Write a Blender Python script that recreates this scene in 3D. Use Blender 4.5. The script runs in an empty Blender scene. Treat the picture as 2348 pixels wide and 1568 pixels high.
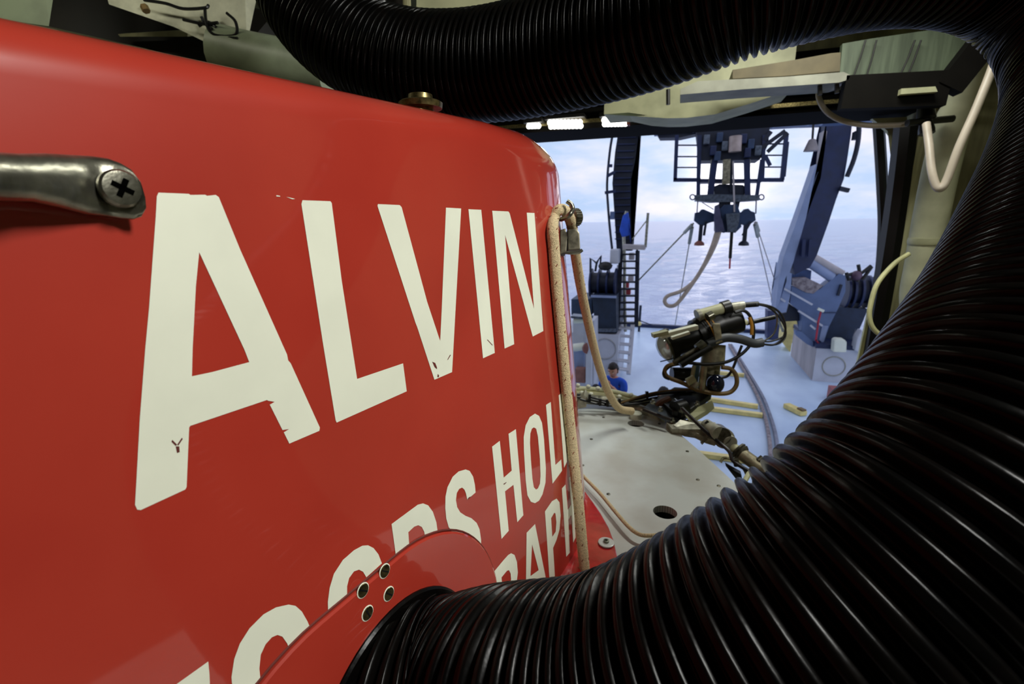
import bpy, bmesh, math, random
from mathutils import Vector, Matrix
from mathutils.bvhtree import BVHTree
random.seed(7)
SC = bpy.context.scene
COL = SC.collection
V = Vector
PI = math.pi

# ---------------------------------------------------------------- survey camera
F = 1100.0; CX, CY = 1174.0, 784.0
CAM = V((0, 0, 3.9))
UPC = V((-0.01319561, 0.97026522, -0.24168425))      # world Z, Y, X seen from the camera (right, up, forward)
YC = V((0.31450614, 0.23346527, 0.92009774))
XC = V((0.94916372, -0.06386993, -0.30823508))

def ray(px, py):
    v = V(((px - CX) / F, (CY - py) / F, 1.0))
    return V((v.dot(XC), v.dot(YC), v.dot(UPC)))
GS = 1.0                          # size of one survey unit in metres (the forward gear was measured in larger units)
def W(px, py, d):                 # a surveyed point d units in front of the camera
    return CAM + ray(px, py) * d * GS
def onY(px, py, Y):
    r = ray(px, py); return CAM + r * (Y / r.y)
def onX(px, py, X):
    r = ray(px, py); return CAM + r * (X / r.x)
def onZ(px, py, z):
    r = ray(px, py); return CAM + r * ((z - CAM.z) / r.z)

cam = bpy.data.cameras.new('camera'); camo = bpy.data.objects.new('camera', cam); COL.objects.link(camo)
right = V((XC.x, YC.x, UPC.x)); upv = V((XC.y, YC.y, UPC.y)); fwd = V((XC.z, YC.z, UPC.z))
M = Matrix((right, upv, -fwd)).transposed().to_4x4(); M.translation = CAM
camo.matrix_world = M
cam.sensor_width = 36.0; cam.lens = 36.0 * F / 2348.0
cam.clip_start = 0.02; cam.clip_end = 20000
cam.dof.use_dof = True; cam.dof.focus_distance = 0.95; cam.dof.aperture_fstop = 5.6
SC.camera = camo
SC.view_settings.view_transform = 'Standard'; SC.view_settings.look = 'None'
SC.view_settings.gamma = 1.0; SC.view_settings.use_curve_mapping = False
SC.view_settings.exposure = 0.0

# ---------------------------------------------------------------- colours and materials
def lin(c):
    return tuple((x / 255 / 12.92 if x / 255 <= 0.04045 else ((x / 255 + 0.055) / 1.055) ** 2.4) for x in c)
def mat(name, col, rough=0.5, metal=0.0, var=0.12, scale=6.0, bump=0.0, bscale=60.0, col2=None, coat=0.0, spec=0.5, stretch=None):
    m = bpy.data.materials.new(name); m.use_nodes = True
    nt = m.node_tree; b = nt.nodes['Principled BSDF']
    tc = nt.nodes.new('ShaderNodeTexCoord'); mp = nt.nodes.new('ShaderNodeMapping')
    nt.links.new(tc.outputs['Object'], mp.inputs['Vector'])
    if stretch: mp.inputs['Scale'].default_value = stretch
    n = nt.nodes.new('ShaderNodeTexNoise'); n.inputs['Scale'].default_value = scale; n.inputs['Detail'].default_value = 5
    nt.links.new(mp.outputs['Vector'], n.inputs['Vector'])
    r = nt.nodes.new('ShaderNodeValToRGB')
    c = lin(col); d = lin(col2) if col2 else tuple(x * (1 - var * 2) for x in c)
    e = c if col2 else tuple(min(1, x * (1 + var)) for x in c)
    r.color_ramp.elements[0].position = 0.35; r.color_ramp.elements[0].color = (*d, 1)
    r.color_ramp.elements[1].position = 0.62; r.color_ramp.elements[1].color = (*e, 1)
    nt.links.new(n.outputs['Fac'], r.inputs['Fac']); nt.links.new(r.outputs['Color'], b.inputs['Base Color'])
    b.inputs['Roughness'].default_value = rough; b.inputs['Metallic'].default_value = metal
    b.inputs['Specular IOR Level'].default_value = spec
    b.inputs['Coat Weight'].default_value = coat; b.inputs['Coat Roughness'].default_value = 0.05
    if bump:
        n2 = nt.nodes.new('ShaderNodeTexNoise'); n2.inputs['Scale'].default_value = bscale; n2.inputs['Detail'].default_value = 3
        nt.links.new(mp.outputs['Vector'], n2.inputs['Vector'])
        bp = nt.nodes.new('ShaderNodeBump'); bp.inputs['Strength'].default_value = bump; bp.inputs['Distance'].default_value = 0.01
        nt.links.new(n2.outputs['Fac'], bp.inputs['Height']); nt.links.new(bp.outputs['Normal'], b.inputs['Normal'])
    return m
def emit(name, col, s):
    m = bpy.data.materials.new(name); m.use_nodes = True; nt = m.node_tree; nt.nodes.clear()
    e = nt.nodes.new('ShaderNodeEmission'); e.inputs['Color'].default_value = (*lin(col), 1); e.inputs['Strength'].default_value = s
    o = nt.nodes.new('ShaderNodeOutputMaterial'); nt.links.new(e.outputs[0], o.inputs['Surface']); return m

# ---------------------------------------------------------------- world
SUN_DIR = ray(1668, 400).normalized()
w = bpy.data.worlds.new('dusk_sky'); SC.world = w; w.use_nodes = True; nt = w.node_tree; nt.nodes.clear()
def N(t, **k):
    n = nt.nodes.new(t)
    for a, b in k.items(): setattr(n, a, b)
    return n
L = nt.links.new
tc = N('ShaderNodeTexCoord'); sx = N('ShaderNodeSeparateXYZ'); L(tc.outputs['Generated'], sx.inputs[0])
ramp = N('ShaderNodeValToRGB'); L(sx.outputs['Z'], ramp.inputs['Fac'])
ramp.color_ramp.elements[0].position = 0.0; ramp.color_ramp.elements[0].color = (*lin((180, 204, 240)), 1)
ramp.color_ramp.elements[1].position = 0.9; ramp.color_ramp.elements[1].color = (*lin((196, 208, 240)), 1)
e = ramp.color_ramp.elements.new(0.12); e.color = (*lin((184, 208, 242)), 1)
mp = N('ShaderNodeMapping'); mp.inputs['Scale'].default_value = (1, 1, 3.2); L(tc.outputs['Generated'], mp.inputs['Vector'])
cn = N('ShaderNodeTexNoise'); cn.inputs['Scale'].default_value = 5.0; cn.inputs['Detail'].default_value = 8; cn.inputs['Roughness'].default_value = 0.55
L(mp.outputs[0], cn.inputs['Vector'])
cr = N('ShaderNodeValToRGB'); cr.color_ramp.elements[0].position = 0.40; cr.color_ramp.elements[1].position = 0.68
cr.color_ramp.elements[0].color = (0, 0, 0, 1); L(cn.outputs['Fac'], cr.inputs['Fac'])
mx = N('ShaderNodeMix', data_type='RGBA'); L(cr.outputs[0], mx.inputs[0]); L(ramp.outputs[0], mx.inputs[6]); mx.inputs[7].default_value = (*lin((238, 236, 255)), 1)
dp = N('ShaderNodeVectorMath', operation='DOT_PRODUCT'); L(tc.outputs['Generated'], dp.inputs[0]); dp.inputs[1].default_value = SUN_DIR
def math_(op, a, bval):
    n = N('ShaderNodeMath', operation=op); L(a, n.inputs[0]); n.inputs[1].default_value = bval; return n.outputs[0]
mxx = math_('MAXIMUM', dp.outputs['Value'], 0.0)
g1 = math_('MULTIPLY', math_('POWER', mxx, 900.0), 1.6)
g2 = math_('MULTIPLY', math_('POWER', mxx, 30.0), 0.10)
ad = N('ShaderNodeMath', operation='ADD'); L(g1, ad.inputs[0]); L(g2, ad.inputs[1])
gc = N('ShaderNodeMix', data_type='RGBA', blend_type='MULTIPLY'); gc.inputs[0].default_value = 1; L(ad.outputs[0], gc.inputs[6]); gc.inputs[7].default_value = (1, 0.9, 0.86, 1)
sm = N('ShaderNodeMix', data_type='RGBA', blend_type='ADD'); sm.inputs[0].default_value = 1; L(mx.outputs[2], sm.inputs[6]); L(gc.outputs[2], sm.inputs[7])
bg = N('ShaderNodeBackground'); L(sm.outputs[2], bg.inputs[0]); bg.inputs[1].default_value = 1.08
wo = N('ShaderNodeOutputWorld'); L(bg.outputs[0], wo.inputs[0])

def area(name, loc, target, sx_, sy_, power, col, spread=180):
    l = bpy.data.lights.new(name, 'AREA'); l.spread = math.radians(spread); l.shape = 'RECTANGLE'; l.size = sx_; l.size_y = sy_; l.energy = power; l.color = col
    o = bpy.data.objects.new(name, l); COL.objects.link(o); o.location = loc
    o.rotation_euler = (V(target) - V(loc)).to_track_quat('-Z', 'Y').to_euler(); return o
area('hangar_lamp_light', (1.65, 0.4, 5.85), (-0.4, 1.0, 3.7), 0.4, 1.0, 92, (1.0, 0.995, 0.95), 150)
area('hangar_lamp_light', (0.9, 3.6, 5.85), (0.5, 3.0, 3.0), 1.3, 0.25, 62, (0.99, 1.0, 0.93))
area('hangar_lamp_light', (-3.2, 1.0, 5.85), (-3.2, 1.2, 3.0), 1.3, 0.25, 14, (1.0, 0.97, 0.78))

# ---------------------------------------------------------------- mesh helpers
def obj(name, bm, m=None, parent=None, smooth=False, angle=0.6):
    me = bpy.data.meshes.new(name)
    if not isinstance(bm, bmesh.types.BMesh): raise TypeError
    bmesh.ops.recalc_face_normals(bm, faces=bm.faces)
    bm.to_mesh(me); bm.free()
    o = bpy.data.objects.new(name, me); COL.objects.link(o)
    if m: me.materials.append(m)
    if smooth:
        me.polygons.foreach_set('use_smooth', [True] * len(me.polygons))
        try: me.set_sharp_from_angle(angle=angle)
        except Exception: pass
    if parent: o.parent = parent; o.matrix_parent_inverse = parent.matrix_basis.inverted()
    return o
def thing(name, label, cat, loc=(0, 0, 0), group=None):
    o = bpy.data.objects.new(name, None); COL.objects.link(o); o.location = loc; o.empty_display_size = 0.1
    o['label'] = label; o['category'] = cat
    if group: o['group'] = group
    return o
def tag(o, label, cat, group=None):
    o['label'] = label; o['category'] = cat
    if group: o['group'] = group
    return o
def struct(name, bm, m, parent=None, **k):
    o = obj(name, bm, m, parent, **k)
    if not parent: o['kind'] = 'structure'
    return o
def box(bm, p0, p1):
    x0, y0, z0 = [min(a, b) for a, b in zip(p0, p1)]; x1, y1, z1 = [max(a, b) for a, b in zip(p0, p1)]
    v = [bm.verts.new(c) for c in ((x0,y0,z0),(x1,y0,z0),(x1,y1,z0),(x0,y1,z0),(x0,y0,z1),(x1,y0,z1),(x1,y1,z1),(x0,y1,z1))]
    for f in ((0,3,2,1),(4,5,6,7),(0,1,5,4),(1,2,6,5),(2,3,7,6),(3,0,4,7)): bm.faces.new([v[i] for i in f])
    return bm
def B(): return bmesh.new()
def prism(bm, pts, ext):
    pts = [V(p) for p in pts]; ext = V(ext) * GS
    a = [bm.verts.new(p) for p in pts]; b = [bm.verts.new(p + ext) for p in pts]; n = len(pts)
    fa = bm.faces.new(a); fb = bm.faces.new(b[::-1])
    for i in range(n): bm.faces.new((a[i], b[i], b[(i+1) % n], a[(i+1) % n]))
    bmesh.ops.triangulate(bm, faces=[f for f in (fa, fb) if len(f.verts) > 4])
    return bm
def prismY(bm, pix, Y, th, top=None):
    p = [onY(x, y, Y) for x, y in pix]
    if top: p += [V((p[-1].x, Y, top)), V((p[0].x, Y, top))]
    return prism(bm, p, (0, th, 0))
def beam(bm, p0, p1, w, h=None, up=(0, 0, 1)):
    p0 = V(p0); p1 = V(p1); d = (p1 - p0).normalized(); h = (h or w) * GS; w = w * GS
    s = d.cross(V(up)); s = s.normalized() if s.length > 1e-3 else V((1, 0, 0)); u = s.cross(d)
    c = [s*w/2+u*h/2, -s*w/2+u*h/2, -s*w/2-u*h/2, s*w/2-u*h/2]
    return prism(bm, [p0 + q for q in c], (p1 - p0) / GS)
def spline(pts, n=8):
    pts = [V(p) for p in pts]; out = []
    P = [pts[0]*2 - pts[1]] + pts + [pts[-1]*2 - pts[-2]]
    for i in range(1, len(P) - 2):
        a, b, c, d = P[i-1], P[i], P[i+1], P[i+2]
        for k in range(n):
            t = k / n
            out.append(0.5*((2*b) + (c-a)*t + (2*a-5*b+4*c-d)*t*t + (3*b-a-3*c+d)*t**3))
    out.append(pts[-1]); return out
def tube(bm, pts, r, seg=10, smooth=8, caps=True):
    ps = spline(pts, smooth) if (smooth and len(pts) > 2) else [V(p) for p in pts]
    n = len(ps); rf = r if callable(r) else (lambda t: r)
    t0 = (ps[1] - ps[0]).normalized(); nrm = t0.orthogonal().normalized(); rings = []
    for i, p in enumerate(ps):
        t = (ps[min(i+1, n-1)] - ps[max(i-1, 0)])
        t = t.normalized() if t.length > 1e-9 else t0
        nrm = (nrm - t * nrm.dot(t)).normalized(); bn = t.cross(nrm)
        rr = rf(i / (n - 1)) * GS
        rings.append([bm.verts.new(p + (nrm*math.cos(2*PI*k/seg) + bn*math.sin(2*PI*k/seg))*rr) for k in range(seg)])
    for a, b in zip(rings, rings[1:]):
        for k in range(seg): bm.faces.new((a[k], a[(k+1) % seg], b[(k+1) % seg], b[k]))
    if caps: bm.faces.new(rings[0][::-1]); bm.faces.new(rings[-1])
    return bm
def rod(bm, p0, p1, r, seg=16, r2=None):
    r2 = r if r2 is None else r2
    return tube(bm, [p0, p1], lambda t: r + (r2 - r) * t, seg, 0)
def lathe(bm, p0, axis, prof, seg=24):      # prof: (distance along axis, radius)
    p0 = V(p0); a = V(axis).normalized(); n = a.orthogonal().normalized(); b = a.cross(n); rings = []
    for h, r in prof:
        h *= GS; r *= GS
        rings.append([bm.verts.new(p0 + a*h + (n*math.cos(2*PI*k/seg) + b*math.sin(2*PI*k/seg))*max(r, 1e-4)) for k in range(seg)])
    for x, y in zip(rings, rings[1:]):
        for k in range(seg): bm.faces.new((x[k], x[(k+1) % seg], y[(k+1) % seg], y[k]))
    bm.faces.new(rings[0][::-1]); bm.faces.new(rings[-1]); return bm
def ball(bm, p, r, sc=(1, 1, 1), seg=16):
    m = Matrix.Translation(V(p)) @ Matrix.Diagonal((sc[0], sc[1], sc[2], 1))
    bmesh.ops.create_uvsphere(bm, u_segments=seg, v_segments=seg // 2 + 2, radius=r * GS, matrix=m); return bm
def bevel(bm, w, s=2):
    bmesh.ops.bevel(bm, geom=[e for e in bm.edges], offset=w, segments=s, affect='EDGES', profile=0.6); return bm

# ---------------------------------------------------------------- palette
RED = mat('gloss_red_paint', (168, 53, 39), 0.36, var=0.05, scale=3, bump=0.02, bscale=9, coat=1.0, spec=0.15, col2=(160, 47, 35))
WHITEP = mat('white_lettering_paint', (226, 228, 208), 0.5, var=0.02, scale=8)
CHIP = mat('exposed_dark_red', (96, 30, 20), 0.7)
STEEL = mat('worn_steel', (128, 126, 112), 0.28, 0.9, var=0.2, scale=30, bump=0.05, bscale=120)
DSTEEL = mat('dull_steel', (98, 94, 80), 0.42, 0.85, var=0.25, scale=40)
BLACKH = mat('black_hose_rubber', (4, 4, 4), 0.27, spec=0.10, var=0.3, scale=25, bump=0.08, bscale=35, col2=(8, 6, 5))
BLACK = mat('black_rubber', (16, 16, 18), 0.4, var=0.2)
BLACKP = mat('black_anodised', (14, 14, 14), 0.35, var=0.3)
ROPE = mat('tan_braided_rope', (216, 196, 154), 0.9, var=0.12, scale=220, bump=0.6, bscale=400)
ROPED = mat('rope_red_fleck', (130, 60, 40), 0.9)
PLATE = mat('grey_white_fairing', (202, 208, 204), 0.34, var=0.05, scale=4, col2=(184, 184, 176), bump=0.02, bscale=30)
CREAM = mat('cream_paint', (182, 182, 144), 0.5, var=0.10, scale=5, bump=0.05)
CREAMD = mat('stained_cream_paint', (150, 146, 108), 0.6, var=0.2, scale=3, bump=0.08, stretch=(3, 3, 0.5))
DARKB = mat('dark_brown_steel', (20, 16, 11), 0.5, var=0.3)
NAVY = mat('navy_paint', (15, 30, 70), 0.5, var=0.12, scale=5)
NAVYD = mat('dark_navy_paint', (10, 20, 42), 0.55, var=0.2, scale=5)
BLUEG = mat('blue_grey_paint', (92, 110, 146), 0.5, var=0.06, scale=3)
BLUEL = mat('light_blue_grey_paint', (136, 150, 182), 0.5, var=0.06, scale=3)
WHITEB = mat('off_white_paint', (196, 198, 206), 0.5, var=0.06, scale=2, col2=(182, 182, 190))
TANP = mat('streaky_tan_paint', (172, 164, 164), 0.6, var=0.12, scale=3, stretch=(1, 1, 0.2))
YELLOW = mat('faded_yellow_paint', (228, 208, 130), 0.5, var=0.08)
REDB = mat('red_webbing', (170, 40, 60), 0.6)
BLUET = mat('blue_fabric', (38, 82, 190), 0.8, var=0.1)
RUST = mat('rusty_steel', (150, 140, 140), 0.7, col2=(104, 92, 96), scale=14)
AMBER = mat('amber_plastic', (170, 120, 40), 0.35, var=0.2)
BROWNC = mat('brown_cable', (120, 96, 52), 0.5, var=0.2)
GLASS = mat('lens_glass_dome', (205, 215, 225), 0.06, 0.35, var=0.02)
BEIGE = mat('aged_beige_metal', (150, 142, 116), 0.4, 0.4, var=0.25, scale=22, bump=0.1)
GREYC = mat('cast_grey_metal', (170, 168, 150), 0.4, 0.3, var=0.2, scale=25, bump=0.1)
SLATE = mat('slate_plate', (92, 100, 112), 0.35, 0.3, var=0.2, scale=20)
PINKW = mat('milky_plastic_tube', (190, 178, 160), 0.4, var=0.08)
YCABLE = mat('pale_yellow_cable', (206, 204, 150), 0.5)
BRASS = mat('brass_screw', (120, 108, 70), 0.35, 0.9, var=0.3, scale=80)
SKIN = mat('skin', (214, 160, 138), 0.6, var=0.05)
HAIR = mat('dark_hair', (52, 46, 48), 0.8, var=0.3, scale=60)
SHIRT = mat('royal_blue_cotton', (28, 84, 206), 0.85, var=0.08)
TROUS = mat('grey_trousers', (70, 74, 86), 0.85)
SHOE = mat('black_boot', (24, 22, 22), 0.6)
LED = emit('led_cell', (255, 255, 250), 9)
SLOT = mat('slot_shadow_black', (5, 5, 4), 0.95, spec=0.0)
INNER = mat('dark_bore', (26, 18, 10), 0.6)

# ---------------------------------------------------------------- setting: ship, sea
def seafn():
    bm = B(); ys = []; y = 20.0
    n = 150
    for i in range(n): ys.append(18.0 + (3000 ** (i / (n - 1)) - 1) * 1.6)
    rows = []
    for Y in ys:
        half = 14 + Y * 1.5; row = []
        for k in range(121):
            X = -half * 0.55 + half * 1.7 * k / 120
            a = 0.34 if Y < 200 else 0.34 * max(0.0, 1 - (Y - 200) / 600)
            z = a * (math.sin(X*0.9 + Y*0.6) * 0.25 + math.sin(Y*0.55 - X*0.2 + 2*math.sin(X*0.15)) * 0.4 + math.sin(X*1.7 - Y*1.3) * 0.12)
            row.append(bm.verts.new((X, Y, -2.4 + z)))
        rows.append(row)
    for a, b in zip(rows, rows[1:]):
        for k in range(120): bm.faces.new((a[k], a[k+1], b[k+1], b[k]))
    return bm
SEA = bpy.data.materials.new('rippled_sea'); SEA.use_nodes = True
nt = SEA.node_tree; L = nt.links.new; b = nt.nodes['Principled BSDF']
b.inputs['Base Color'].default_value = (*lin((204, 214, 240)), 1); b.inputs['Roughness'].default_value = 0.08; b.inputs['Specular IOR Level'].default_value = 0.9
b.inputs['IOR'].default_value = 1.5
tc = N('ShaderNodeTexCoord'); mp = N('ShaderNodeMapping'); mp.inputs['Scale'].default_value = (0.5, 1.0, 1.0); L(tc.outputs['Object'], mp.inputs['Vector'])
n1 = N('ShaderNodeTexNoise'); n1.inputs['Scale'].default_value = 0.75; n1.inputs['Detail'].default_value = 6; n1.inputs['Roughness'].default_value = 0.62; L(mp.outputs[0], n1.inputs['Vector'])
bp = N('ShaderNodeBump'); bp.inputs['Strength'].default_value = 1.0; bp.inputs['Distance'].default_value = 1.6; L(n1.outputs['Fac'], bp.inputs['Height']); L(bp.outputs['Normal'], b.inputs['Normal'])
struct('sea', seafn(), SEA, smooth=True)

DECK = mat('wet_blue_grey_deck', (196, 216, 236), 0.33, var=0.08, scale=1.2, col2=(172, 192, 218), bump=0.15, bscale=14, stretch=(1, 0.5, 1))
HFLOOR = mat('tan_hangar_floor', (128, 112, 84), 0.55, var=0.15, scale=1.5)
struct('floor_aft_deck', box(B(), (-9, 6.0, -0.3), (9, 18.3, 0)), DECK)
bm = B(); box(bm, (-9, 18.3, -2.2), (9, 18.5, 0.12)); struct('trim_stern', bm, NAVY)
struct('floor_hangar', box(B(), (-6, -4, -0.3), (3.1, 6.0, 0)), HFLOOR)
WALLM = mat('olive_cream_bulkhead', (138, 138, 100), 0.55, var=0.18, scale=2.2, bump=0.06, stretch=(1, 1, 0.35))
CEILM = mat('cream_deckhead', (120, 124, 98), 0.55, var=0.16, scale=1.7, bump=0.05)
struct('ceiling', box(B(), (-6, -4, 6.0), (3.1, 6.4, 6.15)), CEILM)
struct('wall_right', box(B(), (2.95, -4, 0), (3.1, 6.0, 6.0)), WALLM)
struct('wall_left', box(B(), (-6.15, -4, 0), (-6.0, 6.4, 6.0)), WALLM)
struct('wall_back', box(B(), (-6, -4.15, 0), (3.1, -4.0, 6.0)), WALLM)
bm = B(); box(bm, (2.14, 6.0, 0), (3.1, 6.35, 6.0)); wa = struct('wall_aft_right', bm, CREAMD)
struct('wall_aft_left', box(B(), (-6.0, 6.0, 0), (-3.3, 6.35, 6.0)), CREAMD)
# roller door box and lintel across the opening
zb = onY(1600, 291, 6.0).z
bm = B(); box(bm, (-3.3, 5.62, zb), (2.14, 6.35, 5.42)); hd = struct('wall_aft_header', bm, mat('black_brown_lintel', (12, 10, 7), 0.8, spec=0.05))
for i, zz in enumerate((zb + 0.05, zb + 0.16, zb + 0.42)):
    bm = B(); box(bm, (-3.3, 5.56, zz), (2.4, 5.64, zz + 0.035)); obj('lintel_rail', bm, [BRASS, DARKB, DARKB][i], hd)
bm = B(); box(bm, (-3.3, 5.7, 5.42), (2.14, 6.3, 6.0)); struct('trim_1', bm, CREAMD)
# black door track and yellow-white edge strip on the right jamb
bm = B(); tube(bm, [onY(x, y, 5.93) for x, y in ((2078, 280), (2062, 420), (2042, 560), (2015, 720), (1990, 860), (1955, 1050))], 0.10, 8, 4); struct('trim_2', bm, BLACK)
bm = B(); prismY(bm, [(2112, 285), (2148, 285), (2092, 620), (2055, 845), (2008, 845), (2050, 620)], 5.86, 0.05); struct('trim_3', bm, mat('olive_jamb_paint', (196, 194, 150), 0.7, var=0.2, scale=5, stretch=(4, 1, 0.3)))
bm = B(); prismY(bm, [(1996, 690), (2002, 690), (1968, 870), (1958, 870)], 5.9, 0.04); struct('trim_4', bm, YCABLE)
bm = B(); prismY(bm, [(2000, 272), (2080, 268), (2066, 560), (2058, 545), (2064, 380), (2056, 330), (2035, 300)], 6.05, 0.06); struct('trim_5', bm, CREAM)
tag(obj('door_curtain_edge', tube(B(), [onY(x, y, 6.45) for x, y in ((2014, 278), (2018, 340), (2023, 430), (2026, 520), (2020, 620), (2008, 730), (1990, 860), (1968, 960))], 0.055, 10, 6), BLACK, smooth=True), 'black curved rubber hose hanging down the right edge of the doorway', 'hose')

# ceiling steelwork ------------------------------------------------------------
bm = B(); prismY(bm, [(1385, 262), (1441, 258), (1490, 268), (1530, 271), (1575, 270), (1640, 262), (1725, 236), (1815, 206)], 4.9, 0.45, 5.995)
tag(obj('cream_duct', bm, CREAM), 'cream sagging duct hung under the deckhead above the doorway', 'duct')
bm = B(); prismY(bm, [(1560, 204), (1600, 186), (1800, 176), (1935, 165), (1950, 172), (1946, 182), (1925, 189), (1700, 205), (1560, 217)], 4.35, 0.3)
fx = thing('cable_tray', 'grey flat cable tray with hanging rods under the deckhead', 'cable tray', onY(1750, 190, 4.35))
obj('tray_plate', bm, mat('grey_tray', (150, 150, 134), 0.5), fx)
bm = B(); prismY(bm, [(1680, 160), (1830, 136), (1905, 122), (1928, 120), (1926, 163), (1800, 174), (1680, 180)], 4.42, 0.3); obj('tray_housing', bm, mat('brown_tray_side', (96, 86, 60), 0.6), fx)
for x, y0, y1 in ((1532, 205, 240), (1880, 186, 218), (1919, 183, 214)):
    rod(bm := B(), onY(x, y0, 4.4), onY(x, y1, 4.4), 0.016, 8); obj('hanger_rod', bm, DARKB, fx)
bm = B(); prismY(bm, [(1924, 190), (1932, 100), (2000, 88), (2262, 50), (2215, 135), (2186, 176), (2050, 182)], 4.7, 0.06)
pn = obj('deckhead_panel', bm, mat('streaked_cream_panel', (104, 116, 94), 0.5, var=0.15, scale=7, stretch=(4, 1, 0.35))); tag(pn, 'pale green sloping deckhead panel with dark streaks, upper right', 'panel')
for xa, xb in ((1985, 1955), (2010, 1985), (2098, 2060), (2112, 2078)):
    bm = B(); tube(bm, [onY(xa, 92, 4.66), onY((xa+xb)/2, 140, 4.66), onY(xb, 180, 4.66)], 0.006, 6, 3); obj('streak_wire', bm, DARKB, pn)
bm = B(); beam(bm, onY(2300, 40, 4.4), onY(2170, 205, 4.4), 0.12, 0.16); beam(bm, onY(2170, 205, 4.4), onY(1930, 215, 4.4), 0.10, 0.22)
tag(obj('ceiling_beam', bm, mat('matte_black_beam', (14, 12, 9), 0.7, spec=0.1)), 'dark angled steel beam beneath the pale streaked deckhead panel', 'beam')  # beam in one even near-black brown
bm = B(); prismY(bm, [(2067, 203), (2145, 198), (2150, 210), (2065, 216)], 4.3, 0.05); tag(obj('pale_bracket', bm, CREAM), 'small pale bracket on the dark beam above the doorway', 'bracket')

# upper left deckhead: girders, slots, tangle of cable
bm = B(); prism(bm, [W(x, y, 2.7) for x, y in ((235, -40), (560, -60), (566, 102), (470, 96), (400, 62), (250, 10))], V((0, 0.15, 0.35)))
gd = tag(obj('white_girder', bm, mat('flaking_white_paint', (196, 196, 170), 0.6, var=0.12, scale=9)), 'white painted deckhead girder with tangled dark cable, upper left', 'girder')
tg = thing('cable_tangle', 'dark knotted cable tangle tied under the white girder', 'cable', W(480, 50, 2.6))
for pts in (((330, 0), (380, 8), (420, 20), (470, 18), (478, 12)), ((420, 45), (450, 52), (470, 55), (500, 52)), ((470, 20), (472, 45), (480, 70), (500, 82), (540, 80), (540, 50), (520, 30)), ((455, 60), (475, 50), (495, 62)), ((462, 38), (470, 55), (486, 66)), ((510, 86), (545, 88))):
    bm = B(); tube(bm, [W(x, y, 2.62 + 0.02*random.random()) for x, y in pts], 0.008, 6, 5); obj('cable_strand', bm, BLACK, tg)
bm = B(); tube(bm, [W(330, 14, 2.62), W(336, 26, 2.62)], 0.02, 6, 0); obj('cable_knot', bm, BROWNC, tg)
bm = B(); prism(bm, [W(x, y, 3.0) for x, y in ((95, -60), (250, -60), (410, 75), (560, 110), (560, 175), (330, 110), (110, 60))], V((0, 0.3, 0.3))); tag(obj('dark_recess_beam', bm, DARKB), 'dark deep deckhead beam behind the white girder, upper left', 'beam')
bm = B(); prism(bm, [W(x, y, 2.9) for x, y in ((270, 78), (405, 70), (430, 75), (430, 84), (275, 84))], V((0, 0.05, 0.02))); tag(obj('thin_cream_ledge', bm, CREAMD), 'thin cream ledge crossing the dark slot above the sail', 'ledge')
bm = B(); prism(bm, [W(x, y, 2.5) for x, y in ((-30, -60), (100, -60), (112, 60), (-30, 40))], V((0, 0.1, 0.3))); tag(obj('grey_green_plate', bm, mat('grey_green', (110, 122, 96), 0.6)), 'grey green deckhead plate at the far upper left corner', 'plate')
bm = B(); tube(bm, [W(500, 112, 2.75), W(600, 135, 2.75), W(760, 165, 2.7)], 0.13, 16, 6); tag(obj('round_duct', bm, mat('grey_green_duct', (140, 150, 124), 0.45), smooth=True), 'grey green rounded duct between the white girder and black hose', 'duct')
# above the hose
bm = B(); prism(bm, [W(x, y, 2.4) for x, y in ((955, -60), (1260, -60), (1260, 60), (955, 60))], V((0, 0.1, 0.2))); dpn = tag(obj('cream_deckhead_plate', bm, CREAM), 'cream deckhead plate with a ring fitting above the black hose', 'plate')
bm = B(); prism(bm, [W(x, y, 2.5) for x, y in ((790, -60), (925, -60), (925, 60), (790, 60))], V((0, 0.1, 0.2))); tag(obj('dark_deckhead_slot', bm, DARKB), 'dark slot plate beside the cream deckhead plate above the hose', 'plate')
rod(bm := B(), W(932, -60, 2.35), W(934, 60, 2.35), 0.02, 10); tag(obj('brown_pipe', bm, CREAMD, smooth=True), 'thin brown pipe running down beside the cream deckhead plate', 'pipe')
rod(bm := B(), W(1206, -60, 2.3), W(1206, 40, 2.3), 0.012, 8); tag(obj('black_conduit', bm, BLACK), 'thin black conduit crossing the cream deckhead plate', 'pipe')
c0 = W(1072, 28, 2.36); ax = (CAM - c0).normalized()
rl = thing('ring_fitting', 'small pale ring fitting on the cream deckhead plate above hose', 'fitting', c0)
bm = B(); lathe(bm, c0, V((0, 0, -1)), [(0, 0.055), (0.02, 0.055), (0.02, 0.035), (0.005, 0.03)], 20); obj('ring', bm, WHITEP, rl, smooth=True)
bm = B(); ball(bm, c0 + V((0, 0, -0.01)), 0.022); obj('ring_core', bm, CREAM, rl, smooth=True)

# row lamps beside the door lintel
def led(x0, x1, y, n, lab, rows=2):
    p0 = onY(x0, y, 5.42); p1 = onY(x1, y - (x1-x0)*0.02, 5.42)
    t = thing('light_fitting', lab, 'light fitting', (p0 + p1)/2, 'white row lamps over the doorway')
    bm = B(); box(bm, p0 + V((-0.03, 0.0, 0.045)), p1 + V((0.03, 0.20, 0.10))); obj('housing', bm, DARKB, t)
    for r_ in range(rows):
        for i in range(n):
            bm = B(); ball(bm, p0.lerp(p1, (i + 0.5) / n) + V((0, 0.05 + 0.05*r_, 0.02 - 0.03*r_)), 0.028, seg=8); obj('lamp_cell', bm, LED, t)
led(1254, 1332, 284, 9, 'white row lamp over the doorway nearest the round red corner')
led(1380, 1436, 278, 7, 'white row lamp over the doorway with a red end cap')
led(1206, 1236, 292, 4, 'short row of four small white lamps touching the red corner', 1)
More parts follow.
